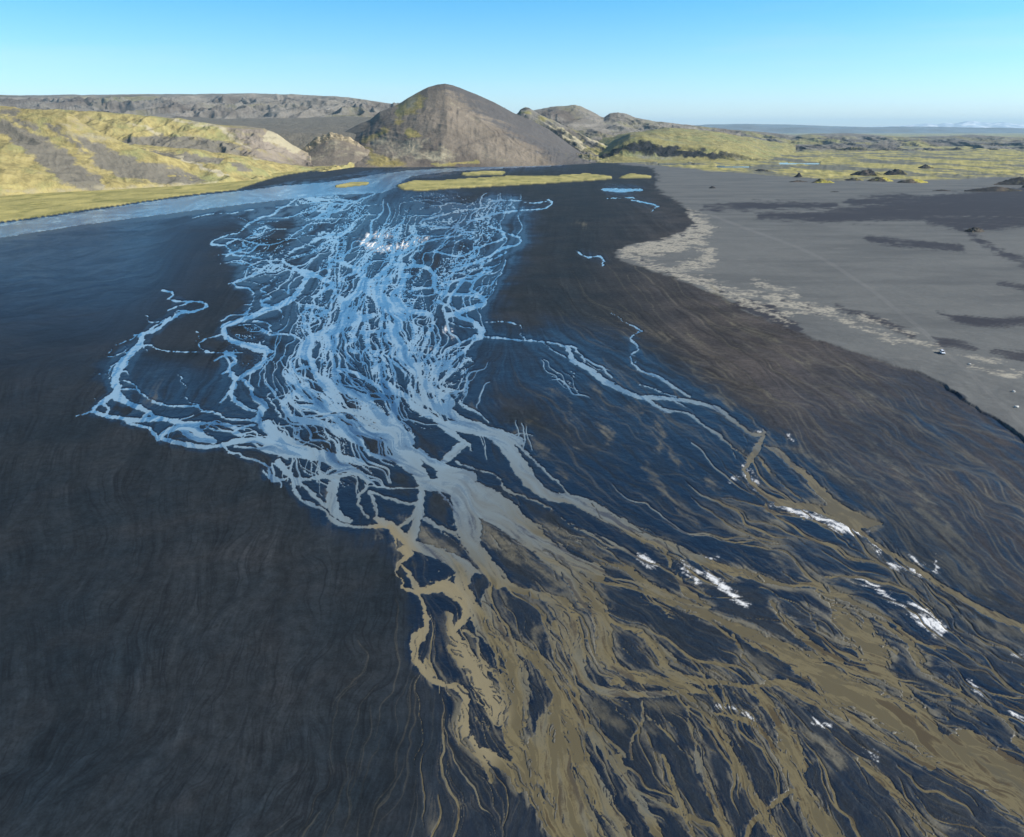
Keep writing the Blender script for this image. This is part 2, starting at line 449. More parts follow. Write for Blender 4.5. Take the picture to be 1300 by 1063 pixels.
WETP='''
R 640,450,70 760,520,90 860,590,110 940,620,60
R 700,600,90 850,670,80 960,700,50
R 480,250,30 560,270,60 470,300,80 400,290,60
R 150,470,40 220,500,70 340,520,80
R 300,330,20 350,385,60 450,420,120 540,430,120
R 560,470,120 600,560,100
R 420,640,60 540,690,60 560,800,50 600,900,40
R 640,260,20 660,300,20 630,350,30 600,400,50
R 700,420,20 800,460,40 900,520,40 1000,610,50 1080,680,40
R -100,325,20 100,300,24 260,280,20 400,262,24
R 640,440,30 720,450,40 800,500,60
R 1000,720,60 1100,760,60 1200,860,80 1290,960,80
'''
# braid density blobs: x,y,rx,ry,strength
DENS=[(420,262,50,22,.9),(440,300,60,26,.95),(500,300,70,26,.8),(470,350,60,40,.95),(430,420,50,50,.9),(500,430,60,50,.95),(420,500,60,40,1.0),(480,540,60,40,1.0),
(340,330,60,40,.45),(320,440,50,50,.35),(560,290,90,35,.55),(590,360,50,50,.55),(560,480,50,40,.7),(640,560,40,30,.3),(330,290,60,20,.3),(380,555,60,22,.5),(620,262,60,14,.5),
(560,250,60,10,.4),(600,700,90,50,.5),(720,700,80,40,.5),(620,850,60,90,.6),(760,860,80,90,.5),(900,900,90,80,.5),(1060,860,100,80,.45),(1200,900,100,80,.45),(860,760,80,60,.4),(420,600,70,25,.5),(720,480,60,30,.3),(250,545,70,20,.3)]
# ---------------------------------------------------------------- survey camera and lattice
import math, numpy as np
rng=np.random.default_rng(7)
FPX=901.0; CX=650.0; CY=487.0; HC=120.0
PIT=math.atan((CY-165.0)/FPX)
SP,CP=math.sin(PIT),math.cos(PIT)
def ray(px,py):
    x=(px-CX)/FPX; yu=-(py-CY)/FPX
    return x, CP+SP*yu, -SP+CP*yu          # X, Y(forward), Z(up)
def ground(px,py,z=0.0):
    x,y,u=ray(np.asarray(px,float),np.asarray(py,float))
    t=(z-HC)/u
    return x*t,y*t
def at(px,py,Y):
    x,y,u=ray(np.asarray(px,float),np.asarray(py,float))
    t=Y/y
    return x*t,HC+u*t
def pix(X,Y,Z):
    zc=Y*CP-(Z-HC)*SP; yc=Y*SP+(Z-HC)*CP
    return CX+FPX*X/zc, CY-FPX*yc/zc
PX0,PX1,PY0,PY1=-260,1560,167,1100
PXS=np.arange(PX0,PX1+1).astype(np.float32); PYS=np.arange(PY0,PY1+1).astype(np.float32)
NX,NY=len(PXS),len(PYS)
GX,GY=np.meshgrid(PXS,PYS)
def parse(s):
    out=[]
    for ln in s.strip().splitlines():
        tk=ln.split()
        if len(tk)<2: continue
        x0,y0,sc=WIN[tk[0]]; w=4.0; pts=[]
        for t in tk[1:]:
            v=[float(a) for a in t.split(',')]
            if len(v)>2: w=v[2]
            pts.append((x0+v[0]/sc,y0+v[1]/sc,w/sc))
        out.append(np.array(pts))
    return out
def smooth(P,n=5):
    if len(P)<3:
        return P
    Q=np.vstack([2*P[0]-P[1],P,2*P[-1]-P[-2]]); o=[]
    for i in range(1,len(Q)-2):
        a,b,c,d=Q[i-1],Q[i],Q[i+1],Q[i+2]
        L=np.hypot(*(c-b)[:2]); k=max(1,min(n,int(L/3)))
        for t in np.arange(k)/k:
            o.append(.5*((2*b)+(c-a)*t+(2*a-5*b+4*c-d)*t*t+(3*b-a-3*c+d)*t**3))
    o.append(Q[-2]); o=np.array(o); o[:,2]=np.maximum(o[:,2],.4); return o
def strokes(lst,F=None,reach=8,cap=True,grid=None):
    """F = half width - distance (in survey units) for a set of tapering strokes"""
    if F is None: F=np.full((NY,NX),-99.,np.float32)
    for P in lst:
        P=smooth(P)
        for a,b in zip(P[:-1],P[1:]):
            r=max(a[2],b[2])/2+reach
            i0=int(max(0,min(a[0],b[0])-r-PX0)); i1=int(min(NX,max(a[0],b[0])+r-PX0+2))
            j0=int(max(0,min(a[1],b[1])-r-PY0)); j1=int(min(NY,max(a[1],b[1])+r-PY0+2))
            if i0>=i1 or j0>=j1: continue
            x=GX[j0:j1,i0:i1]-a[0]; y=GY[j0:j1,i0:i1]-a[1]
            dx,dy=b[0]-a[0],b[1]-a[1]; L=dx*dx+dy*dy+1e-6
            t=np.clip((x*dx+y*dy)/L,0,1)
            f=(a[2]+(b[2]-a[2])*t)/2-np.hypot(x-t*dx,y-t*dy)
            np.maximum(F[j0:j1,i0:i1],f,out=F[j0:j1,i0:i1])
    return F
def polymask(poly):
    m=np.zeros((NY,NX),bool); P=poly+[poly[0]]
    for (xa,ya),(xb,yb) in zip(P[:-1],P[1:]):
        if ya==yb: continue
        j=np.where(((PYS>=ya)!=(PYS>=yb)))[0]
        if len(j)==0: continue
        xs=xa+(PYS[j]-ya)*(xb-xa)/(yb-ya)
        m[j]^=(PXS[None,:]<xs[:,None])
    return m.astype(np.float32)
def box(a,r,ax):
    r=int(r)
    if r<1: return a
    pad=[(0,0),(0,0)]; pad[ax]=(r+1,r)
    c=np.cumsum(np.pad(a,pad,mode='edge').astype(np.float64),axis=ax)
    n=2*r+1
    if ax==0: return ((c[n:]-c[:-n])/n).astype(np.float32)
    return ((c[:,n:]-c[:,:-n])/n).astype(np.float32)
def blur(a,r,ry=None):
    ry=r if ry is None else ry
    for _ in range(2): a=box(box(a,r,1),ry,0)
    return a
def sample(a,x,y):
    x=np.clip(x,0,a.shape[1]-1.001); y=np.clip(y,0,a.shape[0]-1.001)
    i=x.astype(np.int32); j=y.astype(np.int32); fx=x-i; fy=y-j
    return (a[j,i]*(1-fx)+a[j,i+1]*fx)*(1-fy)+(a[j+1,i]*(1-fx)+a[j+1,i+1]*fx)*fy
TAB=rng.random((512,512)).astype(np.float32)*2-1
def vnoise(x,y):
    i=np.floor(x).astype(np.int32); j=np.floor(y).astype(np.int32)
    fx=(x-i).astype(np.float32); fy=(y-j).astype(np.float32); fx=fx*fx*(3-2*fx); fy=fy*fy*(3-2*fy)
    i0=i&511;i1=(i+1)&511;j0=j&511;j1=(j+1)&511
    return (TAB[j0,i0]*(1-fx)+TAB[j0,i1]*fx)*(1-fy)+(TAB[j1,i0]*(1-fx)+TAB[j1,i1]*fx)*fy
def fbm(x,y,o=4,g=.5,l=2.03):
    s=0;a=1;n=0
    for k in range(o):
        s=s+a*vnoise(x+17.3*k,y-9.1*k); n+=a*a; a*=g; x=x*l; y=y*l
    return s/math.sqrt(n)
def ridged(x,y,o=4):
    s=0;a=1;n=0
    for k in range(o):
        s=s+a*(1-2*np.abs(vnoise(x+31.3*k,y+7.1*k))); n+=a; a*=.5; x=x*2.03; y=y*2.03
    return s/n
def step(a,lo,hi):
    t=np.clip((a-lo)/(hi-lo),0,1); return t*t*(3-2*t)
# ---------------------------------------------------------------- fields of the valley floor
WX,WY=ground(GX,GY); WX=WX.astype(np.float32); WY=WY.astype(np.float32)
R0=np.hypot(WX,WY)
NA=(FPX*np.arctan2(WX,WY)).astype(np.float32); NB=(-FPX*np.log(R0)).astype(np.float32)   # noise grows with range
MPP=np.hypot(WX,WY)/FPX
wat=parse(WATER)
def warp(F,amp,s,seed=0):
    foresh=np.clip(HC/np.hypot(R0,HC),.08,.8)
    a=fbm(NA/s+seed,NB/s,4,.6)*amp; b=fbm(NA/s+50+seed,NB/s+40,4,.6)*amp*foresh
    return sample(F,GX-PX0+a,GY-PY0+b)
# flow direction
def flow():
    st=8; gx=np.arange(PX0,PX1+st,st); gy=np.arange(PY0,PY1+st,st); X,Y=np.meshgrid(gx,gy)
    U=np.zeros(X.shape);V=np.zeros(X.shape);S=np.zeros(X.shape)
    for lst,k in ((wat,1.0),(parse(GUIDE),400.0)):
        for P in lst:
            # strokes are traced downstream or upstream: orient them by the main fall
            P=P[::2] if len(P)>6 else P
            for a,b in zip(P[:-1],P[1:]):
                m=(a+b)/2; d=b-a; L=math.hypot(d[0],d[1])+1e-3
                w=k*L*(.3+m[2])/((X-m[0])**2+(Y-m[1])**2+60)**1.7
                c2=(d[0]**2-d[1]**2)/L**2; s2=2*d[0]*d[1]/L**2       # double angle: sign free
                U+=w*c2; V+=w*s2
    th=np.arctan2(V,U)/2
    dx,dy=np.cos(th),np.sin(th)
    c2=np.cos(2*th); s2=np.sin(2*th)
    fx=(GX-PX0)/st; fy=(GY-PY0)/st
    C=sample(c2,fx,fy); D=sample(s2,fx,fy); t=np.arctan2(D,C)/2
    mid=step(GY,225,260)*(1-step(GY,560,700))*step(GX,230,330)*(1-step(GX,640,720))
    t=t+(.30+.5*mid)*fbm(NA/30,NB/30,2,.6)+.28*fbm(NA/10,NB/10,2)+.55*step(-(GX-.5*GY),-300,-100)*step(GY,430,520)*fbm(NA/75+7,NB/75,2)
    return np.cos(t).astype(np.float32),np.sin(t).astype(np.float32)
FX,FY=flow()
def lic(N,L,stepsz=1.0):
    """smear a noise field along the flow"""
    acc=N.copy(); cnt=1
    for sgn in (1,-1):
        x=(GX-PX0).copy(); y=(GY-PY0).copy(); dx=FX*sgn; dy=FY*sgn; px_,py_=dx,dy
        for k in range(L):
            x+=px_*stepsz; y+=py_*stepsz
            np.clip(x,0,NX-1,out=x); np.clip(y,0,NY-1,out=y)
            i=x.astype(np.int32); j=y.astype(np.int32)
            qx=FX[j,i]; qy=FY[j,i]; s=np.sign(qx*px_+qy*py_); s[s==0]=1
            px_=qx*s; py_=qy*s
            acc+=N[j,i]
    acc/= (2*L+1)
    return (acc-acc.mean())/acc.std()
def band(sc,seed): return fbm(NA/sc+seed,NB/sc-seed,2,.5)
wx=fbm(NA/30,NB/30,3)*4; 
L1=lic(band(2.2,3),14)
L2=lic(band(6,13),22,1.5)
L3=lic(band(14,23),24,2.5)
# network
F=strokes(wat,reach=10)
rv=polymask(RIVER); rvd=(blur(rv,3,1)-.5)*8
F=np.where((rv>.5)|(GY<320)&(rvd>-3.9),np.maximum(F,rvd),F)
F=warp(F,2.2,9)
F=F+.35*L1*np.clip(2.0-np.abs(F)/3,.0,1)
THN=.75*fbm(NA/17+3,NB/17,2)+.55*fbm(NA/44+8,NB/44,2)
TCF=np.cos(THN)*FX-np.sin(THN)*FY; TSF=np.sin(THN)*FX+np.cos(THN)*FY
FSH=np.clip(2.6*HC/np.hypot(R0,HC),.48,1.0)
TCG=np.cos(-1.15*THN+.25)*FX-np.sin(-1.15*THN+.25)*FY; TSG=np.sin(-1.15*THN+.25)*FX+np.cos(-1.15*THN+.25)*FY
TCD=np.cos(.5*THN)*FX-np.sin(.5*THN)*FY; TSD=np.sin(.5*THN)*FX+np.cos(.5*THN)*FY
def threads(n,wgt,L,w0,w1,st=.8,thr=.08,TCF=TCF,TSF=TSF):
    """fine runnels: n streamlines of the meandering flow, seeded where wgt is high"""
    F_=np.full((NY,NX),-9.,np.float32)
    cw=np.cumsum(wgt.ravel().astype(np.float64)); s=np.searchsorted(cw,rng.random(n)*cw[-1])
    sy,sx=np.divmod(s,NX); wd=(w0+(w1-w0)*rng.random(n)**2.2)*(.72+.28*step(PYS[sy],260,420)); ln=(L*(.35+.65*rng.random(n))/st/2).astype(int)
    P=[]
    for sg in (1,-1):
        x=sx.astype(float)+rng.random(n); y=sy.astype(float)+rng.random(n); i=sx.copy(); j=sy.copy()
        dx=TCF[j,i]*sg; dy=TSF[j,i]*sg; al=np.ones(n,bool)
        for k in range(ln.max()):
            x=x+dx*st; y=y+dy*st
            al&=(x>2)&(x<NX-3)&(y>2)&(y<NY-3)&(k<ln)
            i=np.clip(x.astype(int),0,NX-1); j=np.clip(y.astype(int),0,NY-1); al&=wgt[j,i]>thr
            if not al.any(): break
            qx=TCF[j,i]; qy=TSF[j,i]; q=np.sign(qx*dx+qy*dy); q[q==0]=1
            dx=.6*dx+.4*qx*q; dy=.6*dy+.4*qy*q; h=np.hypot(dx,dy)+1e-6; dx/=h; dy/=h
            tp=1-(k/np.maximum(ln,1))**2
            P.append(np.stack([x[al],y[al],(wd*(.25+.75*tp))[al]],1))
    P=np.vstack(P); ix=np.round(P[:,0]).astype(int); iy=np.round(P[:,1]).astype(int); f=FSH[iy,ix]
    r=3
    for a in range(-r,r+1):
        for b in range(-r,r+1):
            jj=np.clip(iy+b,0,NY-1); ii=np.clip(ix+a,0,NX-1)
            v=(P[:,2]/2-np.hypot(ii-P[:,0],(jj-P[:,1])/f)).astype(np.float32)
            np.maximum.at(F_,(jj,ii),v)
    return F_
dens=np.zeros((NY,NX),np.float32)
for x,y,rx,ry,s in DENS:
    np.maximum(dens,s*np.exp(-(((GX-x)/rx)**2+((GY-y)/ry)**2)),out=dens)
def braid(L,wd): return wd-np.abs(L)          # positive within a thread
b1=braid(L3+.06*L1,.38*dens)*9; b2=braid(L2+.05*L1+.2*L3,.30*dens)*6; b4=(L3*.75+L2*.5+.12*L1-(1.95-1.75*dens))*4
b3=(L1*.5+L2*.5+L3*.3-(2.1-2.0*dens))*1.2
b1=braid(L3,.30*dens)*9; b2=np.full_like(b1,-9)
lowreg=step(GX*.55+GY,1010,1190)*step(GX,500,590)*step(GY-(560+.62*(GX-960)),0,70)
T1=threads(215,np.clip(dens,0,1)**1.2*(GY<640),150,.7,3.0)
T1=np.maximum(T1,threads(150,np.clip(dens,0,1)**1.2*(GY<640),110,.6,2.6,TCF=TCG,TSF=TSG))
T1u=T1*1.0
T5=threads(330,lowreg,240,.6,3.6,TCF=TCD,TSF=TSD)
T1=np.maximum(T1,T5*1.0)
B=np.maximum(b1,b4)-(1-step(dens,.10,.28))*40
W=np.maximum(F,np.minimum(B,2.2)); W=np.maximum(W,np.where(T1>-3,T1*1.5+.35,-9))
# islets and streaks of shoal inside the water
shoal=step(L2*.6+L1*.5+L3*.5,.9,1.9)*step(dens+.2*(GY>600),.15,.5)
near=step(GX*.35+GY,800,900)
W=W-shoal*step(GY,230,300)*3.0*np.clip(1.6-np.clip(W,0,9)/9,.25,1)
bars=step(L1*.45+L2*.65+L3*.45+.8*fbm(NA/55+5,NB/55,3)+.2,1.0,1.7)*np.maximum(near,.8*step(dens,.55,.8))
T4=threads(1000,lowreg*(W>2.5)+.7*(W>4)*(dens>.5),90,.8,3.0)
T4=step(T4,-.8,.5)
W=W-near*.5-T4*np.clip(W+.8,0,6)-bars*.7
W=np.maximum(W,np.where((T1u>-2),T1u*1.5+.5,-9))*np.clip(9-np.clip(W,0,30)*.42,0,6)*(1-step(W,10,16)*.8)
dist_w=blur((W>0).astype(np.float32),8,5); dist_w=np.clip(dist_w*(1+.25*L2+.2*L3)+.03*L3*(dist_w>.01),0,1)
wetp=strokes(parse(WETP),reach=40); wetp=warp(wetp,12,30,7)
wet=np.clip(step(dist_w,.02,.30)*.75+step(wetp,-25,12)*.8+.55*step(GX*.5+GY,900,1150)*step(GX,440,640),0,1)
wet*=1-.0*L1
wet=np.maximum(wet,.60*step(-(GX+.25*GY),-400,-240)*(1-step(GY,330,600))+.30*step(-GX,-640,-560)*(1-step(GY,330,480)))
wet=np.clip(wet*(1+(.18*L2+.12*L1)*(1-.8*step(-GX-.0*GY,-330,-250)*(1-step(GY,430,520)))),0,1)
sl=strokes(parse(SILT),reach=30); sl=warp(sl,4,14,3)
lowr=step(GX*.5+GY,980,1180)*step(GX,470,560)*step(dist_w,.05,.35)
silt=step(sl+L1*2.2+L2*1.6,-3,7)*.8
silt=np.maximum(silt,lowr*step(L1*.75+L2*.55+L3*.45+.5*fbm(NA/60,NB/60,3),-.5,.9)*.92)
wisp=step(wetp,-15,15)*step(L2*.6+L1*.5+L3*.5+.9*fbm(NA/50,NB/50,3),1.1,2.6)*.45*step(GY,440,520)
silt=np.maximum(silt,wisp)
silt=np.maximum(silt,step(W+.5*L1,-1.6,-.1)*.6*step(GY,420,640)*(dist_w>.1))
T3=threads(520,np.clip(.25*lowreg+step(GX+.55*GY,880,1000)*step(GY,300,360)*(1-np.clip(dens*2,0,1)),0,1)*(GY<1090),190,.6,2.2,TCF=TCD,TSF=TSD)
silt=np.maximum(silt,step(T3,-.7,.5)*.34*step(-polymask(ASH),-.5,0))
silt=np.maximum(silt,T4*.8)
T6=threads(150,step(GX+.3*GY,880,1000)*step(GY,250,330)*(1-polymask(ASH))*step(.62*GX+60-GY,0,60)*(GX<1540),320,.9,2.0,TCF=TCD,TSF=TSD)
silt=np.maximum(silt,step(T6,-.9,.4)*.62*(.4+.6*step(fbm(NA/30,NB/30,2),-.5,.6)))
cr=strokes(parse(GLINT_CRUST),reach=12); cr=warp(cr,3.5,6,9)
glint_crust=step(cr+1.6*(GY<420)+L1*1.7+L2*1.0+fbm(NA/2.5,NB/2.5,3)*1.6,-1.2,4.6)  # white crust patches, also painting in the bright glints
def area(poly,r=2,amp=3,s=14,seed=1):
    m=polymask(poly); return warp(blur(m,r,max(1,r//2)),amp,s,seed)
isl=np.zeros((NY,NX),np.float32)
for p in ISL: isl=np.maximum(isl,step(area(p,1,1.2,8),.3,.7))
moss=step(area(MOSSL,1,1.5,10),.35,.65)
mead=area(MEADOW,2,3,22,5)
mead=step(mead+.25*fbm(NA/26,NB/10,3),.35,.7)
dry=(1-step(dist_w,0,.15))*(1-polymask(ASH))*(GY>285)
T2=step(threads(850,dry*step(GY,300,520)+.02*dry,300,.7,2.0,TCF=TCD,TSF=TSD),-.8,.5)
T2=T2*(.25+.75*step(fbm(NA/55,NB/55,2),-.8,.6))
ashm=area(ASH,3,2.5,16,4)
ashm=ashm+.0
ashc=area(ASH,9,7,26,8)
ashc=step(ashc+.30*fbm(NA/22,NB/14,4)*step(-GY,-470,-400),.38,.62)*step(ashm,.05,.5)
ashm=np.minimum(ashm,1)
pale=warp(strokes(parse(PALE),reach=14),6,12,6)
pale=step(pale+fbm(NA/9,NB/5,4)*5+fbm(NA/30,NB/12,3)*4,-1,4)
pbr=step(fbm(NA/14+4,NB/9,4),.35,.9)
darkp=warp(strokes(parse(DARKP),reach=14),7,24,11)
darkp=step(darkp+fbm(NA/60,NB/2.5,4)*2.6+fbm(NA/25,NB/25,3)*2.5,-5,4)*(.82+.18*fbm(NA/40,NB/6,3))*step(ashm,.4,.6)
pale=pale*step(ashm,.15,.4)
W=np.where(ashm>.5,-4+0*W,W) if False else W
# ---------------------------------------------------------------- blender helpers
import bpy, bmesh
from mathutils import Vector, Matrix
C=bpy.context.scene.collection
def put(name,me,mat=None,parent=None,**kw):
    o=bpy.data.objects.new(name,me); C.objects.link(o)
    if mat is not None: me.materials.append(mat)
    if parent is not None: o.parent=parent
    for k,v in kw.items(): o[k]=v
    return o
def grid_mesh(name,V,faces,attrs):
    """V (n,3); faces (m,4) int; attrs name->(n,4)"""
    me=bpy.data.meshes.new(name)
    me.vertices.add(len(V)); me.vertices.foreach_set('co',np.ascontiguousarray(V,np.float32).ravel())
    m=len(faces); me.loops.add(m*4); me.loops.foreach_set('vertex_index',np.ascontiguousarray(faces,np.int32).ravel())
    me.polygons.add(m); me.polygons.foreach_set('loop_start',np.arange(0,m*4,4,dtype=np.int32))
    me.polygons.foreach_set('loop_total',np.full(m,4,np.int32))
    me.polygons.foreach_set('use_smooth',np.ones(m,bool))
    for k,a in attrs.items():
        at_=me.attributes.new(k,'FLOAT_COLOR','POINT'); at_.data.foreach_set('color',np.ascontiguousarray(a,np.float32).ravel())
    me.update(calc_edges=True); return me
def quads(ny,nx):
    i=np.arange(ny*nx,dtype=np.int32).reshape(ny,nx)
    return np.stack([i[1:,:-1],i[1:,1:],i[:-1,1:],i[:-1,:-1]],-1).reshape(-1,4)
class NT:
    """small helper for procedural materials"""
    def __init__(s,name):
        s.m=bpy.data.materials.new(name); s.m.use_nodes=True; s.t=s.m.node_tree; s.n=s.t.nodes; s.l=s.t.links
        s.b=s.n['Principled BSDF']; s.cache={}
    def val(s,sock,v):
        if isinstance(v,bpy.types.NodeSocket): s.l.new(v,sock)
        elif isinstance(v,(tuple,list)): sock.default_value=(*v,1) if len(v)==3 and len(sock.default_value)==4 else v
        else: sock.default_value=v
    def attr(s,name,comp):
        if name not in s.cache:
            a=s.n.new('ShaderNodeAttribute'); a.attribute_name=name
            sp=s.n.new('ShaderNodeSeparateColor'); s.l.new(a.outputs['Color'],sp.inputs[0]); s.cache[name]=(a,sp)
        a,sp=s.cache[name]
        return a.outputs['Alpha'] if comp==3 else sp.outputs[comp]
    def math(s,op,a,b=0.0,clamp=False):
        n=s.n.new('ShaderNodeMath'); n.operation=op; n.use_clamp=clamp; s.val(n.inputs[0],a); s.val(n.inputs[1],b); return n.outputs[0]
    def mix(s,f,a,b,bt='MIX'):
        n=s.n.new('ShaderNodeMix'); n.data_type='RGBA'; n.blend_type=bt; s.val(n.inputs[0],f); s.val(n.inputs[6],a); s.val(n.inputs[7],b); return n.outputs[2]
    def mixf(s,f,a,b):
        n=s.n.new('ShaderNodeMix'); s.val(n.inputs[0],f); s.val(n.inputs[2],a); s.val(n.inputs[3],b); return n.outputs[0]
    def noise(s,sc,det=3,rough=.5,scale3=None,dist=0.0):
        g=s.n.new('ShaderNodeNewGeometry') if 'geo' not in s.cache else s.cache['geo']; s.cache['geo']=g
        src=g.outputs['Position']
        if scale3:
            m=s.n.new('ShaderNodeVectorMath'); m.operation='MULTIPLY'; s.l.new(src,m.inputs[0]); m.inputs[1].default_value=scale3; src=m.outputs[0]
        n=s.n.new('ShaderNodeTexNoise'); s.l.new(src,n.inputs['Vector']); n.inputs['Scale'].default_value=sc; n.inputs['Detail'].default_value=det
        n.inputs['Roughness'].default_value=rough; n.inputs['Distortion'].default_value=dist; return n.outputs['Fac']
    def ramp(s,f,lo,hi,a=0.0,b=1.0):
        n=s.n.new('ShaderNodeMapRange'); n.interpolation_type='SMOOTHSTEP'; s.val(n.inputs[0],f); n.inputs[1].default_value=lo; n.inputs[2].default_value=hi
        n.inputs[3].default_value=a; n.inputs[4].default_value=b; return n.outputs[0]
    def bump(s,h,dist,st=1.0,nrm=None):
        n=s.n.new('ShaderNodeBump'); s.val(n.inputs['Height'],h); n.inputs['Distance'].default_value=dist; n.inputs['Strength'].default_value=st
        if nrm is not None: s.l.new(nrm,n.inputs['Normal'])
        return n.outputs[0]
    def out(s,col,rough,nrm=None,spec=.5,ior=None):
        s.val(s.b.inputs['Base Color'],col); s.val(s.b.inputs['Roughness'],rough); s.val(s.b.inputs['Specular IOR Level'],spec)
        if ior: s.b.inputs['IOR'].default_value=ior
        if nrm is not None: s.l.new(nrm,s.b.inputs['Normal'])
        return s.m
def sc(c,k): return tuple(x*k for x in c)
# ---------------------------------------------------------------- materials
def mat_ground():
    t=NT('outwash_sand'); A=lambda i:t.attr('maskA',i); B=lambda i:t.attr('maskB',i); D=lambda i:t.attr('maskC',i)
    n1=t.noise(.02,4,.6); n2=t.noise(.35,5,.65); n3=t.noise(.004,3,.6); n4=t.noise(1.7,3,.6)
    col=t.mix(t.ramp(n1,.35,.65),(.014,.021,.027),(.023,.028,.032))
    brown=D(0)
    col=t.mix(brown,col,t.mix(t.ramp(n1,.35,.65),(.040,.036,.036),(.072,.062,.056)))
    rust=t.ramp(n3,.60,.72)
    col=t.mix(t.math('MULTIPLY',rust,.12),col,(.062,.048,.038))
    # grey ash terrace
    ash=t.mix(t.ramp(n1,.3,.7),(.116,.119,.113),(.137,.139,.130))
    ash=t.mix(t.ramp(n2,.4,.8),ash,(.150,.151,.140)); nl=t.noise(.012,7,.62,(.5,1.6,1)); ash=t.mix(t.ramp(nl,.42,.66),ash,(.098,.101,.098)); ash=t.mix(t.ramp(t.noise(.05,6,.7,(.6,1.4,1)),.56,.72,0,.5),ash,(.185,.180,.162))
    ash=t.mix(t.ramp(n4,.50,.75,0,.40),ash,(.185,.185,.172)); ash=t.mix(t.ramp(t.math('ADD',B(2),t.math('MULTIPLY',t.math('SUBTRACT',nl,.5),.7)),.05,.85),ash,(.040,.040,.047))
    ash=t.mix(t.math('MULTIPLY',B(1),t.ramp(n2,.30,.60)),ash,(.36,.33,.26))
    ash=t.mix(D(2),ash,(.23,.225,.21))
        # silt, streaks
    streak=t.math('SUBTRACT',B(3),.5)
    k=t.math('MULTIPLY_ADD',streak,1.35); k.node.inputs[2].default_value=1.0
    k2=t.math('MULTIPLY',k,t.math('MULTIPLY',t.ramp(n2,.25,.75,.74,1.26),t.ramp(n4,.25,.75,.85,1.15)))
    sp=t.n.new('ShaderNodeVectorMath'); sp.operation='SCALE'; t.l.new(col,sp.inputs[0]); t.l.new(k2,sp.inputs[3]); col=t.mix(t.math('MULTIPLY',t.math('MULTIPLY',D(3),.55),t.math('SUBTRACT',1.0,A(2))),sp.outputs[0],(.007,.009,.012))
    col=t.mix(A(2),col,ash)
    wet=t.math('MULTIPLY',A(0),t.math('SUBTRACT',1.0,A(2)))
    col=t.mix(t.math('MULTIPLY',wet,.88),col,(.004,.010,.022))
    silt=t.math('MULTIPLY',A(1),t.ramp(t.math('ADD',n2,t.math('MULTIPLY',streak,.6)),.25,.65,.45,1.0),True)
    col=t.mix(silt,col,t.mix(t.ramp(n1,.35,.7),(.084,.075,.050),(.176,.156,.104)))
    # moss
    mossc=t.mix(t.ramp(t.noise(.011,5,.6),.35,.62),(.45,.385,.135),(.31,.275,.100))
    mossc=t.mix(t.ramp(t.noise(.03,5,.7,(1,.45,1)),.45,.68),mossc,(.19,.185,.060))
    mossc=t.mix(t.math('MULTIPLY',t.ramp(t.noise(.005,6,.68,(1,.45,1)),.46,.56),D(1)),mossc,(.140,.138,.105))
    col=t.mix(A(3),col,mossc)
    col=t.mix(t.math('MULTIPLY',B(0),t.ramp(n4,.25,.5,.6,1.0)),col,(.74,.73,.69))
    r=t.mixf(wet,.93,.30); r=t.mixf(silt,r,.6); r=t.mixf(A(2),r,.95); r=t.mixf(A(3),r,.95); r=t.mixf(B(0),r,.55)
    spc=t.mixf(wet,.10,.52); spc=t.mixf(A(3),spc,.08)
    nb=t.bump(t.noise(.9,6,.65),.10,.8); nb=t.bump(t.noise(.12,6,.62),.9,.5,nb)
    return t.out(col,r,nb,spc)
def mat_water():
    t=NT('glacial_meltwater'); A=lambda i:t.attr('maskA',i)
    n=t.noise(.05,4,.6); n2=t.noise(.5,3,.6)
    deep=t.mix(A(0),(.085,.210,.340),(.166,.137,.072))  # low-silt blue also paints sky reflection over the meltwater's own tint
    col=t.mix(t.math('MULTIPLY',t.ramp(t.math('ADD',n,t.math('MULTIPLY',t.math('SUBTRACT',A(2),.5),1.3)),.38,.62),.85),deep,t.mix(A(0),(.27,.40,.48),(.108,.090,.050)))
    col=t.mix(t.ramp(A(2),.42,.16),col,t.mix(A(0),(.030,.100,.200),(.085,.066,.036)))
    col=t.mix(t.math('MULTIPLY',A(3),.75),col,(.265,.222,.130))
    col=t.mix(t.math('MULTIPLY',A(1),.35),col,(.055,.065,.062))
    rip=t.noise(.35,4,.6,(1,.6,1)); nb=t.bump(rip,.12,.45)
    t.out(col,t.ramp(n2,.3,.7,.16,.24),nb,.5,1.33)
    return t.m
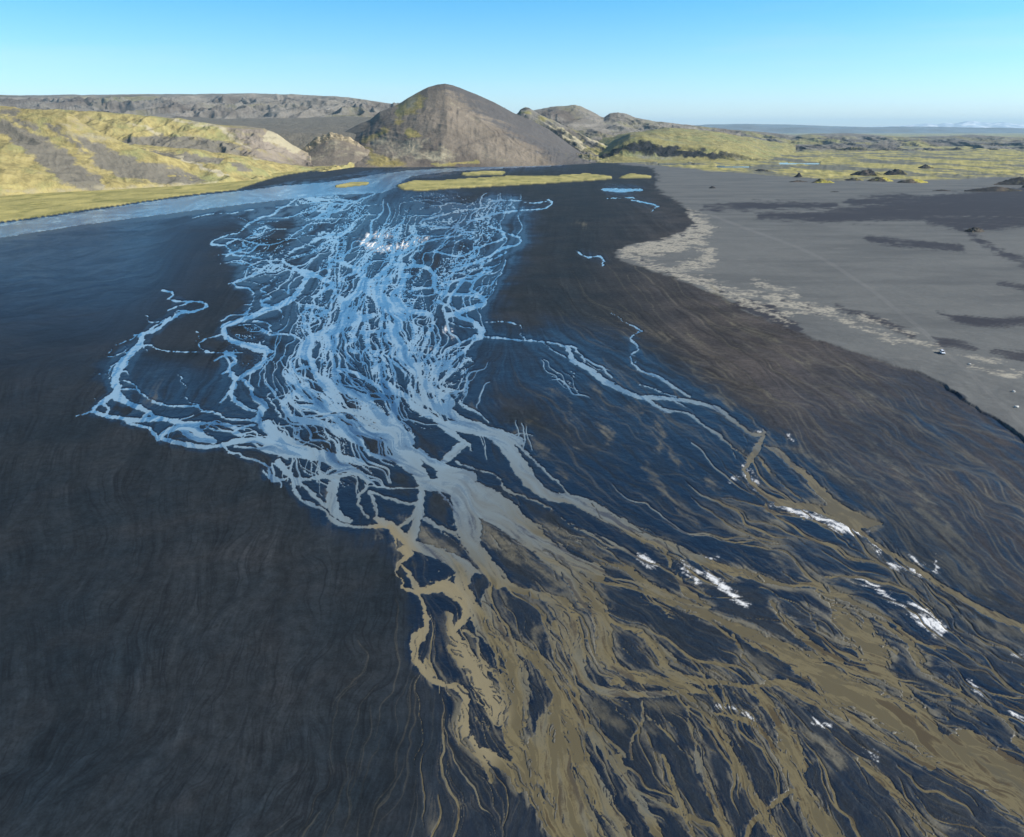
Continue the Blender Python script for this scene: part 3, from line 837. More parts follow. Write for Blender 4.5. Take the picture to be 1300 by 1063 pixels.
def mat_hill(name,grass,dark,rock,sz=1.0,bumpd=6.0,scree=((.130,.116,.092),(.185,.168,.128))):
    """maskA: R moss, G grey scree, B pale/dust, A rock"""
    t=NT(name); A=lambda i:t.attr('maskA',i)
    n1=t.noise(.012/sz,6,.65); n2=t.noise(.05/sz,6,.65); n3=t.noise(.0035/sz,4,.6)
    col=t.mix(t.ramp(n1,.3,.7),dark,sc(dark,1.45))
    col=t.mix(t.ramp(n3,.45,.65),col,(.115,.092,.072))
    g=t.mix(t.ramp(n2,.3,.7),grass,sc(grass,.55))
    g=t.mix(t.ramp(n1,.45,.7),g,(grass[0]*.62,grass[1]*.75,grass[2]*.8))
    m=t.ramp(t.math('ADD',A(0),t.math('MULTIPLY',t.math('SUBTRACT',n2,.5),.9)),.30,.70)
    col=t.mix(m,col,g)
    col=t.mix(t.ramp(t.math('ADD',A(1),t.math('MULTIPLY',t.math('SUBTRACT',n2,.5),1.1)),.28,.78),col,t.mix(n2,*scree))
    col=t.mix(t.ramp(t.math('ADD',A(2),t.math('MULTIPLY',t.math('SUBTRACT',n2,.5),.8)),.35,.75),col,(.34,.30,.20))
    col=t.mix(A(3),col,t.mix(t.ramp(n2,.35,.65),rock,sc(rock,.35)))
    nb=t.bump(t.noise(.03/sz,8,.68),bumpd*1.3,.95); nb=t.bump(t.noise(.2/sz,5,.6),bumpd*.22,.6,nb)
    return t.out(col,.95,nb,.1)
def plain(name,col,rough=.5,metal=0.0,spec=.5,var=.12,nsc=8.0):
    t=NT(name); n=t.noise(nsc,4,.6)
    t.out(t.mix(t.ramp(n,.3,.7),sc(col,1-var),sc(col,1+var)),t.ramp(n,.3,.7,max(0,rough-.05),min(1,rough+.08)),None,spec)
    t.b.inputs['Metallic'].default_value=metal; return t.m
# ---------------------------------------------------------------- the valley floor
run=np.clip(T2+.35*np.exp(-(L3/.13)**2)*step(fbm(NA/50+3,NB/40,3),-.7,.5),0,1)
sv=np.clip(.15+.55*step(fbm(NA/80,NB/60,3),-.6,1.0)+.5*dist_w+.5*lowr,0,1); L1q=L1*sv
S1=np.clip(.5+.16*L1,0,1); S2=np.clip(.5+.16*L2,0,1)
streak=np.clip(.5+.10*L1q+.09*L2*sv+.06*L3,0,1)
brown=step(GX+.55*GY,840,1010)*(1-step(wet,.3,.8)*.7)*step(520+.7*(GX-960)-GY,-50,40)*step(GX+.4*GY,780,1150)
brown=np.maximum(brown,.10*step(fbm(NA/70,NB/50,3),0,1.2)*(1-step(dist_w,0,.2)))
hs=.20*MPP
relief=MPP*(.06*L1q+.16*L2*sv+.28*L3)*.8
runnel=MPP*.35*np.exp(-(L3*3.0)**2)*step(fbm(NA/60+9,NB/60,3),-.3,.9)                    # thin dry channels
amp=step(-W,.3,7)*(1-step(ashm,.3,.6))*(1-.75*np.clip(step(GY,600,800)*(1-step(GX,300,520)),0,1)*0)
damp=1-.45*wet
Z=hs*np.clip(-W,-3,3)+ (relief-runnel)*amp*damp*.8
Z=np.where(W<0,np.maximum(Z,.012*MPP),np.minimum(Z,-.006*MPP))
terr=step(ashm,.40,.62)
Z=Z+terr*((.35+.65*step(GY,400,500))*(.75+.5*fbm(NA/40,NB/40,3))+MPP*.10*fbm(NA/10,NB/10,4)*(.3+pale))
dune=8.0*np.exp(-(((GX-1420)/190)**2+((GY-268)/24)**2))
Z=Z+dune
anyisl=np.maximum(isl,0)
Z=Z+anyisl*(1.6+MPP*.5*(fbm(NA/30,NB/20,2)+1))
Z=Z+moss*(1.2+MPP*.35*(fbm(NA/60,NB/40,2)+.5)*step(GY,200,215))
pond=strokes(parse('R 838,208.5,2.2 873,208.5,2.4\nR 880,206,1.6 900,206,1.4\nR 700,206.5,1 740,206.5,1\nR 910,212,1 950,212.5,1.2\nR 990,208,1 1040,208.5,1'),reach=3)
hum=step(fbm(NA/30,NB/18,3),.3,1.3)
Z=Z+mead*(MPP*1.0*np.abs(fbm(NA/14,NB/10,4))+hum*6.5)*(1-step(-GY,-182,-170))
Z=np.where(pond>-.6,.6,Z)
# wheel tracks
TRACK=[(905,275),(960,296),(1010,314),(1050,333),(1080,352),(1110,372),(1145,400),(1170,420),(1187,437),(1200,450),(1222,468),(1255,500),(1300,545),(1360,610)]
trk=np.zeros((NY,NX),np.float32)
for off in (-1.9,1.9):
    P=np.array([(x+off,y,1.0) for x,y in TRACK]); trk=np.maximum(trk,step(strokes([P],reach=3),-1.0,.5))
trk*=.28*terr*(.6+.4*step(fbm(NA/12,NB/12,2),-.8,.6))
silt_sky_mix=np.clip(step(GX*.25+GY,500,980)+.25*step(GX,880,960)+.12*L3*.5,0,1)  # far to near: painted sky blue into silt tan
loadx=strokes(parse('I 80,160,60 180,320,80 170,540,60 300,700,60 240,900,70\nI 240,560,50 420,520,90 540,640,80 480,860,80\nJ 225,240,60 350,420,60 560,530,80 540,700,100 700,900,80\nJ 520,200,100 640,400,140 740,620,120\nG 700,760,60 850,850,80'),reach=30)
silt_sky_mix=np.maximum(silt_sky_mix,step(loadx,-16,6)); loadx=step(loadx,-20,9)
ex=np.cumsum(1.5*1.09**np.arange(66)); eb=np.cumsum(1.5*1.075**np.arange(58))
XS=np.concatenate([PX0-ex[::-1],PXS,PX1+ex]); YS=np.concatenate([PYS,PY1+eb])
pad=lambda a:np.pad(a,((0,len(eb)),(len(ex),len(ex))),mode='edge')
MX,MY=np.meshgrid(XS,YS); VX,VY=ground(MX,MY)
V=np.stack([VX,VY,pad(Z)],-1).reshape(-1,3)
def pk(*a): return np.stack([pad(x) if x.shape==(NY,NX) else x for x in a],-1).reshape(-1,4)
Fq=quads(len(YS),len(XS))
GM=mat_ground()
grassy=np.maximum(isl,np.maximum(moss,mead*step(-ashm*0+1,0,1)))
put('ground',grid_mesh('ground',V,Fq,dict(
  maskA=pk(wet*(1-grassy),np.where(W<2,silt,silt*.3)*(1-grassy),ashc,grassy),
  maskB=pk(glint_crust,pale*(1-pbr),np.maximum(darkp,pbr*step(pale,.2,.8)*.7*step(ashm,.3,.6)),streak),
  maskC=pk(brown,mead,trk,run))),GM,kind='structure')
Wp=pad(W); vis=(Wp>-1.2)&(pad(ashm)<.45)
keep=vis.reshape(-1)[Fq].any(1)
Fw=Fq[keep]; used=np.unique(Fw); remap=np.zeros(len(V),np.int32); remap[used]=np.arange(len(used))
Vw=V[used].copy(); Vw[:,2]=0
rbig=step(rvd,-1,1.5)*(GY<330)
ws=np.clip(.5+.13*L2+.1*L3+.07*L1,0,1); ws=ws*(1-rbig)+rbig*np.clip(.27+.10*L1+.05*L2+.06*fbm(NA/120,NB/2.2,3),0,1)
am=pk(silt_sky_mix,np.clip(1-W/3,0,1)*0+np.clip((1.2-W)/1.6,0,1)*.8,ws,loadx)
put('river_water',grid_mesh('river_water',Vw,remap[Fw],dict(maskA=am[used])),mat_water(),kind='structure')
pv=pad(pond>-.9).reshape(-1); kp=pv[Fq].any(1); Fp=Fq[kp]; up=np.unique(Fp); rm=np.zeros(len(V),np.int32); rm[up]=np.arange(len(up)); Vp=V[up].copy(); Vp[:,2]=1.0
PW_=NT('pond_water'); PW_.out((.05,.09,.13),.12,PW_.bump(PW_.noise(.3,3),.05,.3),.5,1.33)
put('pond_water',grid_mesh('pond_water',Vp,rm[Fp],{}),PW_.m,kind='structure')
# ---------------------------------------------------------------- hills
def sfield(px,py,lst):
    F_=np.full(px.shape,-99.); px=px+7*fbm(px/14,py/7,5,.62); py=py+2.8*fbm(px/14+9,py/7+4,5,.62)
    for P in lst:
        for a,b in zip(P[:-1],P[1:]):
            x=px-a[0];y=py-a[1];dx,dy=b[0]-a[0],b[1]-a[1];t=np.clip((x*dx+y*dy)/(dx*dx+dy*dy+1e-6),0,1)
            F_=np.maximum(F_,(a[2]+(b[2]-a[2])*t)/2-np.hypot(x-t*dx,(y-t*dy)))
    return F_
def make_range(name,x0,x1,dx,rows,curves,noise,mat,masks,shape=None):
    """loft a range of hills through foot, shoulder and crest lines surveyed as (px,py) at a range Y"""
    px=np.arange(x0,x1+dx,dx,dtype=float); Ys=[];Zs=[];PYc=[]
    sil=[c for c in curves if 'z' not in c][-1] if len(curves)!=6 or 'plateau' in name else [c for c in curves if 'z' not in c][-2]
    for c in curves:
        p=np.array(c['p'],float)
        if 'z' in c and 'Y' not in c:                       # on the valley floor at height z
            py=np.interp(px,p[:,0],p[:,1]); X_,Y_=ground(px,py,c['z']); Ys.append(Y_); Zs.append(np.full(px.shape,float(c['z']))-3)
        else:
            Y_=c['Y'] if np.isscalar(c['Y']) else np.interp(px,np.array(c['Y'])[:,0],np.array(c['Y'])[:,1])
            Y_=np.zeros(px.shape)+Y_
            if 'z' in c: Zs.append(np.zeros(px.shape)+c['z']); py=np.zeros(px.shape)
            else:
                py=np.interp(px,p[:,0],p[:,1])+fbm(px/c.get('s',22.),px*0+c.get('seed',1),4,.55)*c.get('j',.8)*(.55 if c is sil else .12); Zs.append(at(px,py,Y_)[1])
            Ys.append(Y_)
    Ys=np.array(Ys);Zs=np.array(Zs)
    for k in range(1,len(Ys)): Ys[k]=np.maximum(Ys[k],Ys[k-1]+20)
    n=len(Ys); t=np.linspace(0,n-1,rows); i=np.minimum(t.astype(int),n-2); f=t-i
    g=f*f*(3-2*f)*.35+f*.65 if shape is None else shape(f)
    Y=Ys[i]*(1-f)[:,None]+Ys[i+1]*f[:,None]; Zr=Zs[i]*(1-g)[:,None]+Zs[i+1]*g[:,None]
    Px=np.broadcast_to(px,Y.shape); X=(Px-CX)/FPX*(Y*CP-(Zr-HC)*SP)
    S_=Y+1.9*Zr; Zn=noise(X,S_,t[:,None]+0*Y,Px)
    Zf=Zr+Zn
    qx,qy=pix(X,Y,Zf)
    gx_=np.gradient(Zf,axis=1)/(np.abs(np.gradient(X,axis=1))+1e-3); gy_=np.gradient(Zf,axis=0)/(np.abs(np.gradient(Y,axis=0))+1e-3)
    slope=np.hypot(gx_,gy_)
    M=masks(X,Y+1.9*Zr,Zf,Px,qy,t[:,None]+0*Y,slope)
    Vv=np.stack([X,Y,Zf],-1).reshape(-1,3); Mv=np.stack([np.broadcast_to(np.clip(m,0,1),Y.shape) for m in M],-1).reshape(-1,4)
    return put(name,grid_mesh(name,Vv,quads(rows,len(px))[:,::-1],dict(maskA=Mv)),mat,kind='structure')
env=lambda t,n:np.clip(np.minimum(t/.35,1),0,1)
def gully(X,Y,s,k=.35,seed=0,o=5):
    w=fbm(X/s/2+seed,Y/s/2,2)*.6
    return ridged(X/s+w+seed,Y/s*k+w+3*seed,o)
HM=mat_hill('mossy_hillside',(.375,.310,.125),(.190,.160,.125),(.30,.25,.17),1.0,5)
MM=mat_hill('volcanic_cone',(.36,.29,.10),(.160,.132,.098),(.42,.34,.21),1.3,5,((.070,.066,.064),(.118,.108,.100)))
PM=mat_hill('lava_plateau',(.28,.25,.13),(.178,.160,.132),(.13,.12,.105),2.2,14)
RM=mat_hill('rolling_lava_hills',(.33,.29,.115),(.150,.140,.120),(.034,.034,.036),1.6,8)
FM=mat_hill('far_range',(.12,.13,.11),(.12,.13,.14),(.15,.15,.15),8,30)
tS=lambda s:parse(s)
# near left spur
make_range('hill',-300,345,1.0,240,[
 dict(p=[(-300,266),(-60,256),(0,252),(60,247),(120,244),(180,241),(240,237),(300,232),(345,229)],z=0),
 dict(p=[(-300,215),(-60,222),(0,225),(60,228),(120,230),(180,232),(240,231),(300,229),(345,228)],Y=[(-300,1330),(0,1430),(200,1560),(345,1850)],j=.4),
 dict(p=[(-300,160),(-60,170),(0,176),(60,186),(90,194),(120,203),(160,212),(200,218),(240,222),(300,227),(345,228)],Y=[(-300,1500),(0,1600),(200,1680),(345,1880)]),
 dict(p=[(-300,118),(-60,130),(0,135),(30,137),(60,140),(85,143),(100,152),(118,164),(150,178),(180,189),(210,198),(250,211),(300,223),(345,229)],Y=[(-300,1750),(0,1800),(100,1760),(200,1750),(345,1950)]),
 dict(p=[],z=0,Y=2150)],
 lambda X,Y,t,P:(gully(X+.55*Y,Y-.3*X,150,.35,1)*19-7+gully(X+.3*Y,Y,48,.4,4)*2.5)*np.clip(t/.8,0,1)*np.clip((3.05-t)/.6,.12,1)*(t<3.4)+fbm(X/25,Y/25,4)*1.6*np.clip(t,0,1),
 HM,lambda X,Y,Z,P,Q,t,s:(
  .86+.22*fbm(X/90,Y/90,3)-.15*step(s,.6,1.1),
  step(sfield(P,Q,tS('T 20,205,50 150,290,90 250,370,100 350,425,60\nT 315,260,40 400,330,80 520,370,70 640,385,60 730,405,20\nT 60,180,20 130,210,20\nT 0,150,20 60,150,30\nT 180,200,14 260,250,18 300,300,14')),-9,8),
  .28+.25*step(sfield(P,Q,tS('T 230,200,8 290,240,14 420,255,10\nT 0,445,8 400,435,10 800,410,8')),-6,2),
  0))
make_range('hill',150,450,1.0,180,[
 dict(p=[(150,244),(200,240),(240,237),(300,232),(345,229),(380,224),(410,219),(450,213)],z=0),
 dict(p=[(150,225),(200,217),(250,215),(300,217),(345,220),(380,220),(410,217),(450,212)],Y=[(150,1700),(300,1900),(450,2350)],j=1.2,s=14),
 dict(p=[(150,188),(170,182),(200,185),(250,190),(300,197),(350,206),(400,215),(450,212)],Y=[(150,1980),(300,2100),(450,2480)],j=1.2,s=18),
 dict(p=[],z=0,Y=2600)],
 lambda X,Y,t,P:(fbm(X/120,Y/160,4,.55)*18+gully(X,Y,70,.5,2)*7)*np.clip(t/.6,0,1)*np.clip((2.1-t)/.5,.15,1)+fbm(X/22,Y/22,3)*1.5*np.clip(t,0,1),
 HM,lambda X,Y,Z,P,Q,t,s:(
  1.0+.15*fbm(X/60,Y/60,3),
  step(sfield(P,Q,tS('T 540,300,14 700,320,30 800,330,24\nT 860,345,24 940,370,12\nT 560,320,24 720,400,20')),-4,4)*.9,
  .1+.8*step(sfield(P,Q,tS('T 650,312,6 760,360,10 830,390,5\nT 940,312,4 1100,338,5 1160,350,3')),-3,1),0))
make_range('hill',40,460,1.0,170,[
 dict(p=[(40,224),(330,222),(385,218),(460,214)],z=0),
 dict(p=[(40,192),(110,188),(160,187),(240,194),(330,201),(385,210),(430,212),(460,213)],Y=[(40,2180),(330,2300),(400,2560),(460,2620)],j=.3),
 dict(p=[(40,160),(150,166),(190,170),(240,176),(300,182),(345,190),(385,204),(430,210),(460,212)],Y=[(40,2330),(330,2400),(400,2650),(460,2700)]),
 dict(p=[(40,138),(80,139),(115,142),(150,144),(190,147),(230,151),(262,156),(290,162),(310,164),(335,164),(352,170),(372,186),(400,199),(430,207),(460,211)],Y=[(40,2480),(330,2560),(400,2780),(460,2800)],j=1.0),
 dict(p=[(40,150),(300,160),(335,163),(400,200),(460,212)],Y=2950),
 dict(p=[],z=0,Y=3200)],
 lambda X,Y,t,P:(gully(X,Y,90,.3,5)*22-9+gully(X,Y,34,.4,4)*5)*np.clip((t-.6)/.6,0,1)*np.clip((3.05-t)/.35,.12,1)+fbm(X/25,Y/25,3)*1.5,
 HM,lambda X,Y,Z,P,Q,t,s:(
  .80+.25*fbm(X/100,Y/60,3)-.40*step(P,260,330),
  step(sfield(P,Q,tS('T 340,280,30 560,260,50 720,275,60 860,290,50\nT 320,260,40 400,300,60\nT 590,235,16 600,245,10')),-6,5)*.8,
  .12+.75*step(sfield(P,Q,tS('T 480,195,8 560,220,8 590,245,6\nT 560,160,4 760,200,6 830,215,8 860,250,8 940,290,5\nT 1020,185,14 1000,240,50 1080,290,30')),-4,3),0))
# yellow cliffs at the gorge left of the cone
make_range('hill',355,500,.6,150,[
 dict(p=[(355,217),(375,214),(400,213),(430,213),(500,212)],z=0),
 dict(p=[(355,214),(375,209),(400,203),(425,198),(450,197),(475,203),(500,209)],Y=2640,j=.5),
 dict(p=[(355,212),(372,204),(385,197),(400,188),(415,181),(425,179),(440,181),(455,187),(475,198),(500,209)],Y=2730,j=.8,s=8),
 dict(p=[(355,211),(368,203),(380,194),(392,182),(402,175),(412,171),(422,170),(432,173),(445,174),(450,178),(470,193),(500,209)],Y=2760,j=2.6,s=6),
 dict(p=[(355,212),(385,190),(420,172),(450,180),(500,210)],Y=2830),
 dict(p=[],z=0,Y=3000)],
 lambda X,Y,t,P:gully(X,Y,26,1.0,9)*9*np.clip(1-np.abs(t-2.6)/.8,0,1)+fbm(X/40,Y/40,4)*1.6*np.clip(t,0,1),
 MM,lambda X,Y,Z,P,Q,t,s:(.12+.2*fbm(X/60,Y/60,3),.05,.42+.2*fbm(X/50,Y/50,3),step(t,2.05,2.3)*(1-step(t,3.1,3.4))*(1-step(P,445,465))))
# the cone
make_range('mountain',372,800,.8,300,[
 dict(p=[(372,214),(470,214),(560,213),(640,212),(720,210),(800,210)],z=0),
 dict(p=[(372,209),(420,203),(450,196),(500,190),(560,184),(620,184),(680,192),(720,200),(760,208),(800,210)],Y=[(372,2800),(560,2640),(700,2720),(800,2900),(880,3100)],j=.7),
 dict(p=[(372,204),(420,192),(450,176),(490,157),(530,146),(567,142),(610,148),(650,163),(690,182),(725,197),(760,208),(800,210)],Y=[(372,2980),(567,2880),(800,3050)],j=.7),
 dict(p=[(372,202),(400,192),(420,180),(440,166),(455,158),(470,152),(482,142),(495,137),(506,132.5),(518,124.5),(530,117.5),(543,111),(555,107.4),(565,106.4),(575,108.3),(590,114),(606,120.4),(629,130.8),(642,138),(652,143.5),(675,153),(696,164),(710,174),(725,185),(742,197),(758,206),(800,211)],Y=3120,j=.25,s=12),
 dict(p=[],z=0,Y=3800)],
 lambda X,Y,t,P:(gully((P-567)*3.2/(1+.25*(3-t))+60*fbm(P/40,t*1.5,3),Y*.6+2*P,120,.5,3)*7-3+gully((P-567)*3.2,Y*.2,34,.4,8)*2.2+gully(X,Y,60,.5,6)*1.8)*np.clip(t/.6,0,1)*np.clip((3.0-t)/1.3,0.02,1)+fbm(X/30,Y/30,4)*1.1*np.clip(t/.4,0,1)*np.clip((3.1-t),.3,1),
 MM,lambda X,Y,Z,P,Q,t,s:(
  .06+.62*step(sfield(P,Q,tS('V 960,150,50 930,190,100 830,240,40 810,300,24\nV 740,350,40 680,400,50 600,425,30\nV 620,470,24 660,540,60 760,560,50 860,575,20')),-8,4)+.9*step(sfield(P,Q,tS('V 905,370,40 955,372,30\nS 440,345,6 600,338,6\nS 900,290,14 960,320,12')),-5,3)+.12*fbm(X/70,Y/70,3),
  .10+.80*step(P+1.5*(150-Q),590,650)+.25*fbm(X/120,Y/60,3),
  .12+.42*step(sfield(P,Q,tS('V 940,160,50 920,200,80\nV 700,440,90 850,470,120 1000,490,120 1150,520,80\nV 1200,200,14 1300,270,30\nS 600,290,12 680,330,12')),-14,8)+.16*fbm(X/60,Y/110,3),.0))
# ridges right of the cone
make_range('hill',630,880,.9,170,[
 dict(p=[(630,213),(720,210),(800,209),(880,208)],z=0),
 dict(p=[(630,196),(700,190),(730,193),(770,198),(810,204),(880,208)],Y=[(630,3150),(880,3250)],j=.8,s=10),
 dict(p=[(630,165),(660,158),(700,168),(740,184),(780,198),(820,205),(880,209)],Y=3320,j=1.2,s=10),
 dict(p=[(630,160),(645,152),(655,146),(661,139),(667,135.5),(672,136.5),(680,142),(690,147),(705,154),(721,162),(750,176),(781,190),(810,199),(832,206),(880,210)],Y=3450,j=1.2,s=7),
 dict(p=[],z=0,Y=3800)],
 lambda X,Y,t,P:(gully(X+.8*Y,Y-.6*X,70,.3,7)*26-10)*np.clip(t/.5,0,1)*np.clip((3.0-t)/.5,.06,1)+fbm(X/20,Y/20,3)*2*np.clip(t,0,1),
 RM,lambda X,Y,Z,P,Q,t,s:(
  .35+.5*step(P,730,790)+.3*fbm(X/60,Y/60,3),.15,
  .1+.8*step(sfield(P,Q,tS('X 610,290,14 700,340,24 790,400,30\nX 790,330,8 870,370,16 960,410,16 1100,470,8')),-3,2),
  step(sfield(P,Q,tS('X 590,290,10 650,320,24 700,375,30 790,430,14\nX 750,320,14 820,375,24 880,430,26 900,460,12\nX 440,185,16 490,180,14')),-1,2)))
make_range('hill',660,940,1.1,150,[
 dict(p=[(660,190),(940,196)],Y=4100,j=.3),
 dict(p=[(660,165),(720,168),(780,172),(850,178),(940,185)],Y=4500,j=1.2),
 dict(p=[(660,150),(700,152),(740,158),(780,160),(850,165),(940,172)],Y=5000,j=1.5),
 dict(p=[(660,144),(680,139),(700,135.5),(715,134),(730,133),(737,134.5),(750,141),(762,148),(767,149),(774,144),(785,142.5),(795,144),(808,150),(830,154),(860,157),(940,166)],Y=5400,j=.9,s=9),
 dict(p=[],z=0,Y=6500)],
 lambda X,Y,t,P:(gully(X,Y,180,.6,11)*40-18)*np.clip(t/.5,0,1)*np.clip((3.0-t)/.5,.05,1),
 PM,lambda X,Y,Z,P,Q,t,s:(.32+.3*fbm(X/200,Y/200,3),.25,.12,step(s,.55,1.0)*.8))
make_range('hill',760,1010,.9,170,[
 dict(p=[(760,209),(800,208),(850,209),(900,209),(960,211),(1010,209)],z=0),
 dict(p=[(760,204),(790,198),(820,201),(850,203),(900,204),(950,206),(1010,208)],Y=2980,j=.6,s=8),
 dict(p=[(760,198),(780,186),(800,176),(815,173),(835,176),(855,181),(880,184),(910,187),(940,195),(970,203),(1010,208)],Y=3080,j=1.8,s=8),
 dict(p=[(760,190),(800,170),(850,169),(900,174),(950,184),(1010,204)],Y=3600,j=.8),
 dict(p=[(760,175),(850,162),(900,166),(950,174),(1010,185)],Y=4600,j=.8),
 dict(p=[],z=0,Y=5600)],
 lambda X,Y,t,P:gully(X,Y,45,1.0,13)*14*np.clip(1-np.abs(t-1.4)/.55,0,1)+fbm(X/60,Y/90,4)*5*np.clip(t-1.6,0,1),
 RM,lambda X,Y,Z,P,Q,t,s:(.75+.25*fbm(X/90,Y/160,3),.0+.3*step(fbm(X/150,Y/200,3),.4,1),.1+.15*fbm(X/60,Y/60,2),step(fbm(X/28,t*4,4)*.45+1.0-np.abs(t-1.42)/.42,.25,.65)*(1-step(P,900,960)*.6)))
make_range('hill',800,1700,1.2,200,[
 dict(p=[(800,197),(900,197),(1000,196),(1100,195),(1300,194),(1700,193)],z=0),
 dict(p=[(800,185),(900,184),(1000,187),(1100,187),(1200,188),(1300,188),(1700,186)],Y=[(800,4800),(1700,4900)],j=1.3,s=26),
 dict(p=[(800,170),(850,167),(900,171),(1000,179),(1100,180),(1200,181),(1300,182),(1700,178)],Y=5900,j=1.5,s=30),
 dict(p=[(800,160),(830,156),(850,157),(865,159),(880,162),(905,164),(930,165),(960,167),(990,170),(1010,172),(1030,170),(1050,169.5),(1080,169.5),(1110,171),(1150,174),(1185,173),(1210,172),(1235,171),(1255,173),(1280,174),(1300,175),(1400,172),(1700,168)],Y=7200,j=.5,s=20),
 dict(p=[],z=0,Y=9500)],
 lambda X,Y,t,P:(gully(X,Y,260,.5,17)*46-20)*np.clip(t/.5,0,1)*np.clip((3.0-t)/.6,.06,1)+fbm(X/80,Y/80,3)*5*np.clip((3.0-t)/.6,.1,1),
 RM,lambda X,Y,Z,P,Q,t,s:(.42+.40*fbm(X/300,Y/500,3),.25+.3*fbm(X/200,Y/300,3),.12,np.clip(step(s,.38,.62)+.8*step(ridged(X/420,Y/260,4),.45,.7)*step(s,.15,.35),0,1)))
# plateau behind everything on the left
make_range('plateau',-320,640,1.2,220,[
 dict(p=[],z=0,Y=2700),
 dict(p=[(-320,168),(640,170)],Y=3000,j=.3),
 dict(p=[(-320,149),(0,149),(200,150),(300,151),(400,150),(500,148),(640,148)],Y=4700,j=.5),
 dict(p=[(-320,134),(0,135),(150,136),(300,135),(400,134),(500,136),(640,142)],Y=5600,j=1.2),
 dict(p=[(-320,122),(0,124),(50,123.5),(100,122.2),(150,121.5),(200,121),(240,121.5),(280,119.5),(320,118.8),(350,119.5),(400,121),(430,123),(460,127),(500,132),(560,140),(640,148)],Y=6500,j=.35),
 dict(p=[(-320,123),(320,119.5),(640,150)],Y=8000)],
 lambda X,Y,t,P:(gully(X,Y,210,.55,21)*80-36)*np.clip((t-2)/.4,0,1)*np.clip((4.0-t)/.5,.05,1)+fbm(X/150,Y/150,3)*3,
 PM,lambda X,Y,Z,P,Q,t,s:(.20+.42*fbm(X/350,Y/350,3)*step(t,1.9,2.2),.95*(1-step(t,1.95,2.15))+.08,.10+.12*fbm(X/90,Y/300,3)*step(t,2,2.3),step(s,.5,.9)*.5))
# far away
make_range('distant_range',600,1900,2.0,60,[
 dict(p=[],z=-60,Y=22000),
 dict(p=[(600,162),(860,160.5),(900,158.2),(950,157.6),(1000,158.4),(1050,160),(1100,161.5),(1150,160.8),(1200,161.5),(1250,162),(1300,163),(1900,162)],Y=27000,j=.35,s=40),
 dict(p=[],z=0,Y=34000)],
 lambda X,Y,t,P:(gully(X,Y,1400,.6,3)*70)*np.clip(1-np.abs(t-.6)/.5,0,1),FM,lambda X,Y,Z,P,Q,t,s:(.3,.1,0,0))
SNM=NT('glacier_snow'); nn=SNM.noise(.0016,5,.6); SNM.out(SNM.mix(SNM.ramp(nn,.40,.52),(.93,.93,.93),(.45,.50,.56)),.7,None,.3)
make_range('snow_mountains',1040,1900,1.5,70,[
 dict(p=[],z=-60,Y=38000),
 dict(p=[(1040,163),(1120,161),(1150,159.5),(1168,157.5),(1178,156.6),(1190,158.2),(1200,156),(1212,157),(1228,154),(1236,153.5),(1245,155.5),(1260,156),(1275,155.2),(1285,157),(1300,158),(1400,154),(1900,160)],Y=43000,j=.5,s=9),
 dict(p=[],z=0,Y=50000)],
 lambda X,Y,t,P:(gully(X,Y,1800,.8,5)*90)*np.clip(1-np.abs(t-.6)/.5,0,1),SNM.m,lambda X,Y,Z,P,Q,t,s:(0,0,0,0))
# ---------------------------------------------------------------- lava outcrops
OM=mat_hill('lava_outcrop_rock',(.46,.39,.085),(.030,.029,.030),(.034,.033,.034),.12,.5)
def gz(x,y):
    qx,qy=pix(x,y,0); return float(sample(Z,np.array([qx-PX0]),np.array([qy-PY0]))[0])
def outcrop(px,py,w,h,d,label,mossy,seed,spike=1.0,red=False):
    x0,y0=ground(px,py); x0=float(x0);y0=float(y0); m=math.hypot(x0,y0)/FPX; W_=w*m/2; H_=h*m*.8; D_=d*m/2
    n=44; u=np.linspace(-1,1,n); U,Vv=np.meshgrid(u,u); r=np.hypot(U,Vv)
    a=np.arctan2(Vv,U); rr=r*(1+.28*fbm(np.cos(a)*1.3+seed,np.sin(a)*1.3,3))
    prof=np.clip(1-rr,0,1)**(.75 if spike==1 else spike)
    hgt=prof*(1+.45*ridged(U*2.2+seed,Vv*2.2,4))*H_*.85+step(1-rr,0,.2)*.10*H_*fbm(U*9+seed,Vv*9,3)
    z=gz(x0,y0); Vx=np.stack([U*W_,Vv*D_,np.where(rr<1,hgt,0)-.8],-1).reshape(-1,3)
    ms=np.clip(mossy*step(U*.8-Vv*.1+.5*fbm(U*2+seed,Vv*2,3),-.2,.6)+mossy*.3,0,1)*(1-.6*step(prof,.75,1))
    A_=np.stack([ms,0*ms,(.4 if red else 0)+0*ms,0*ms],-1).reshape(-1,4)
    o=put('lava_outcrop',grid_mesh('lava_outcrop',Vx,quads(n,n)[:,::-1],dict(maskA=A_)),OM,label=label,category='rock outcrop',group='lava outcrops on the sand and meadow')
    o.location=(x0,y0,z); return o
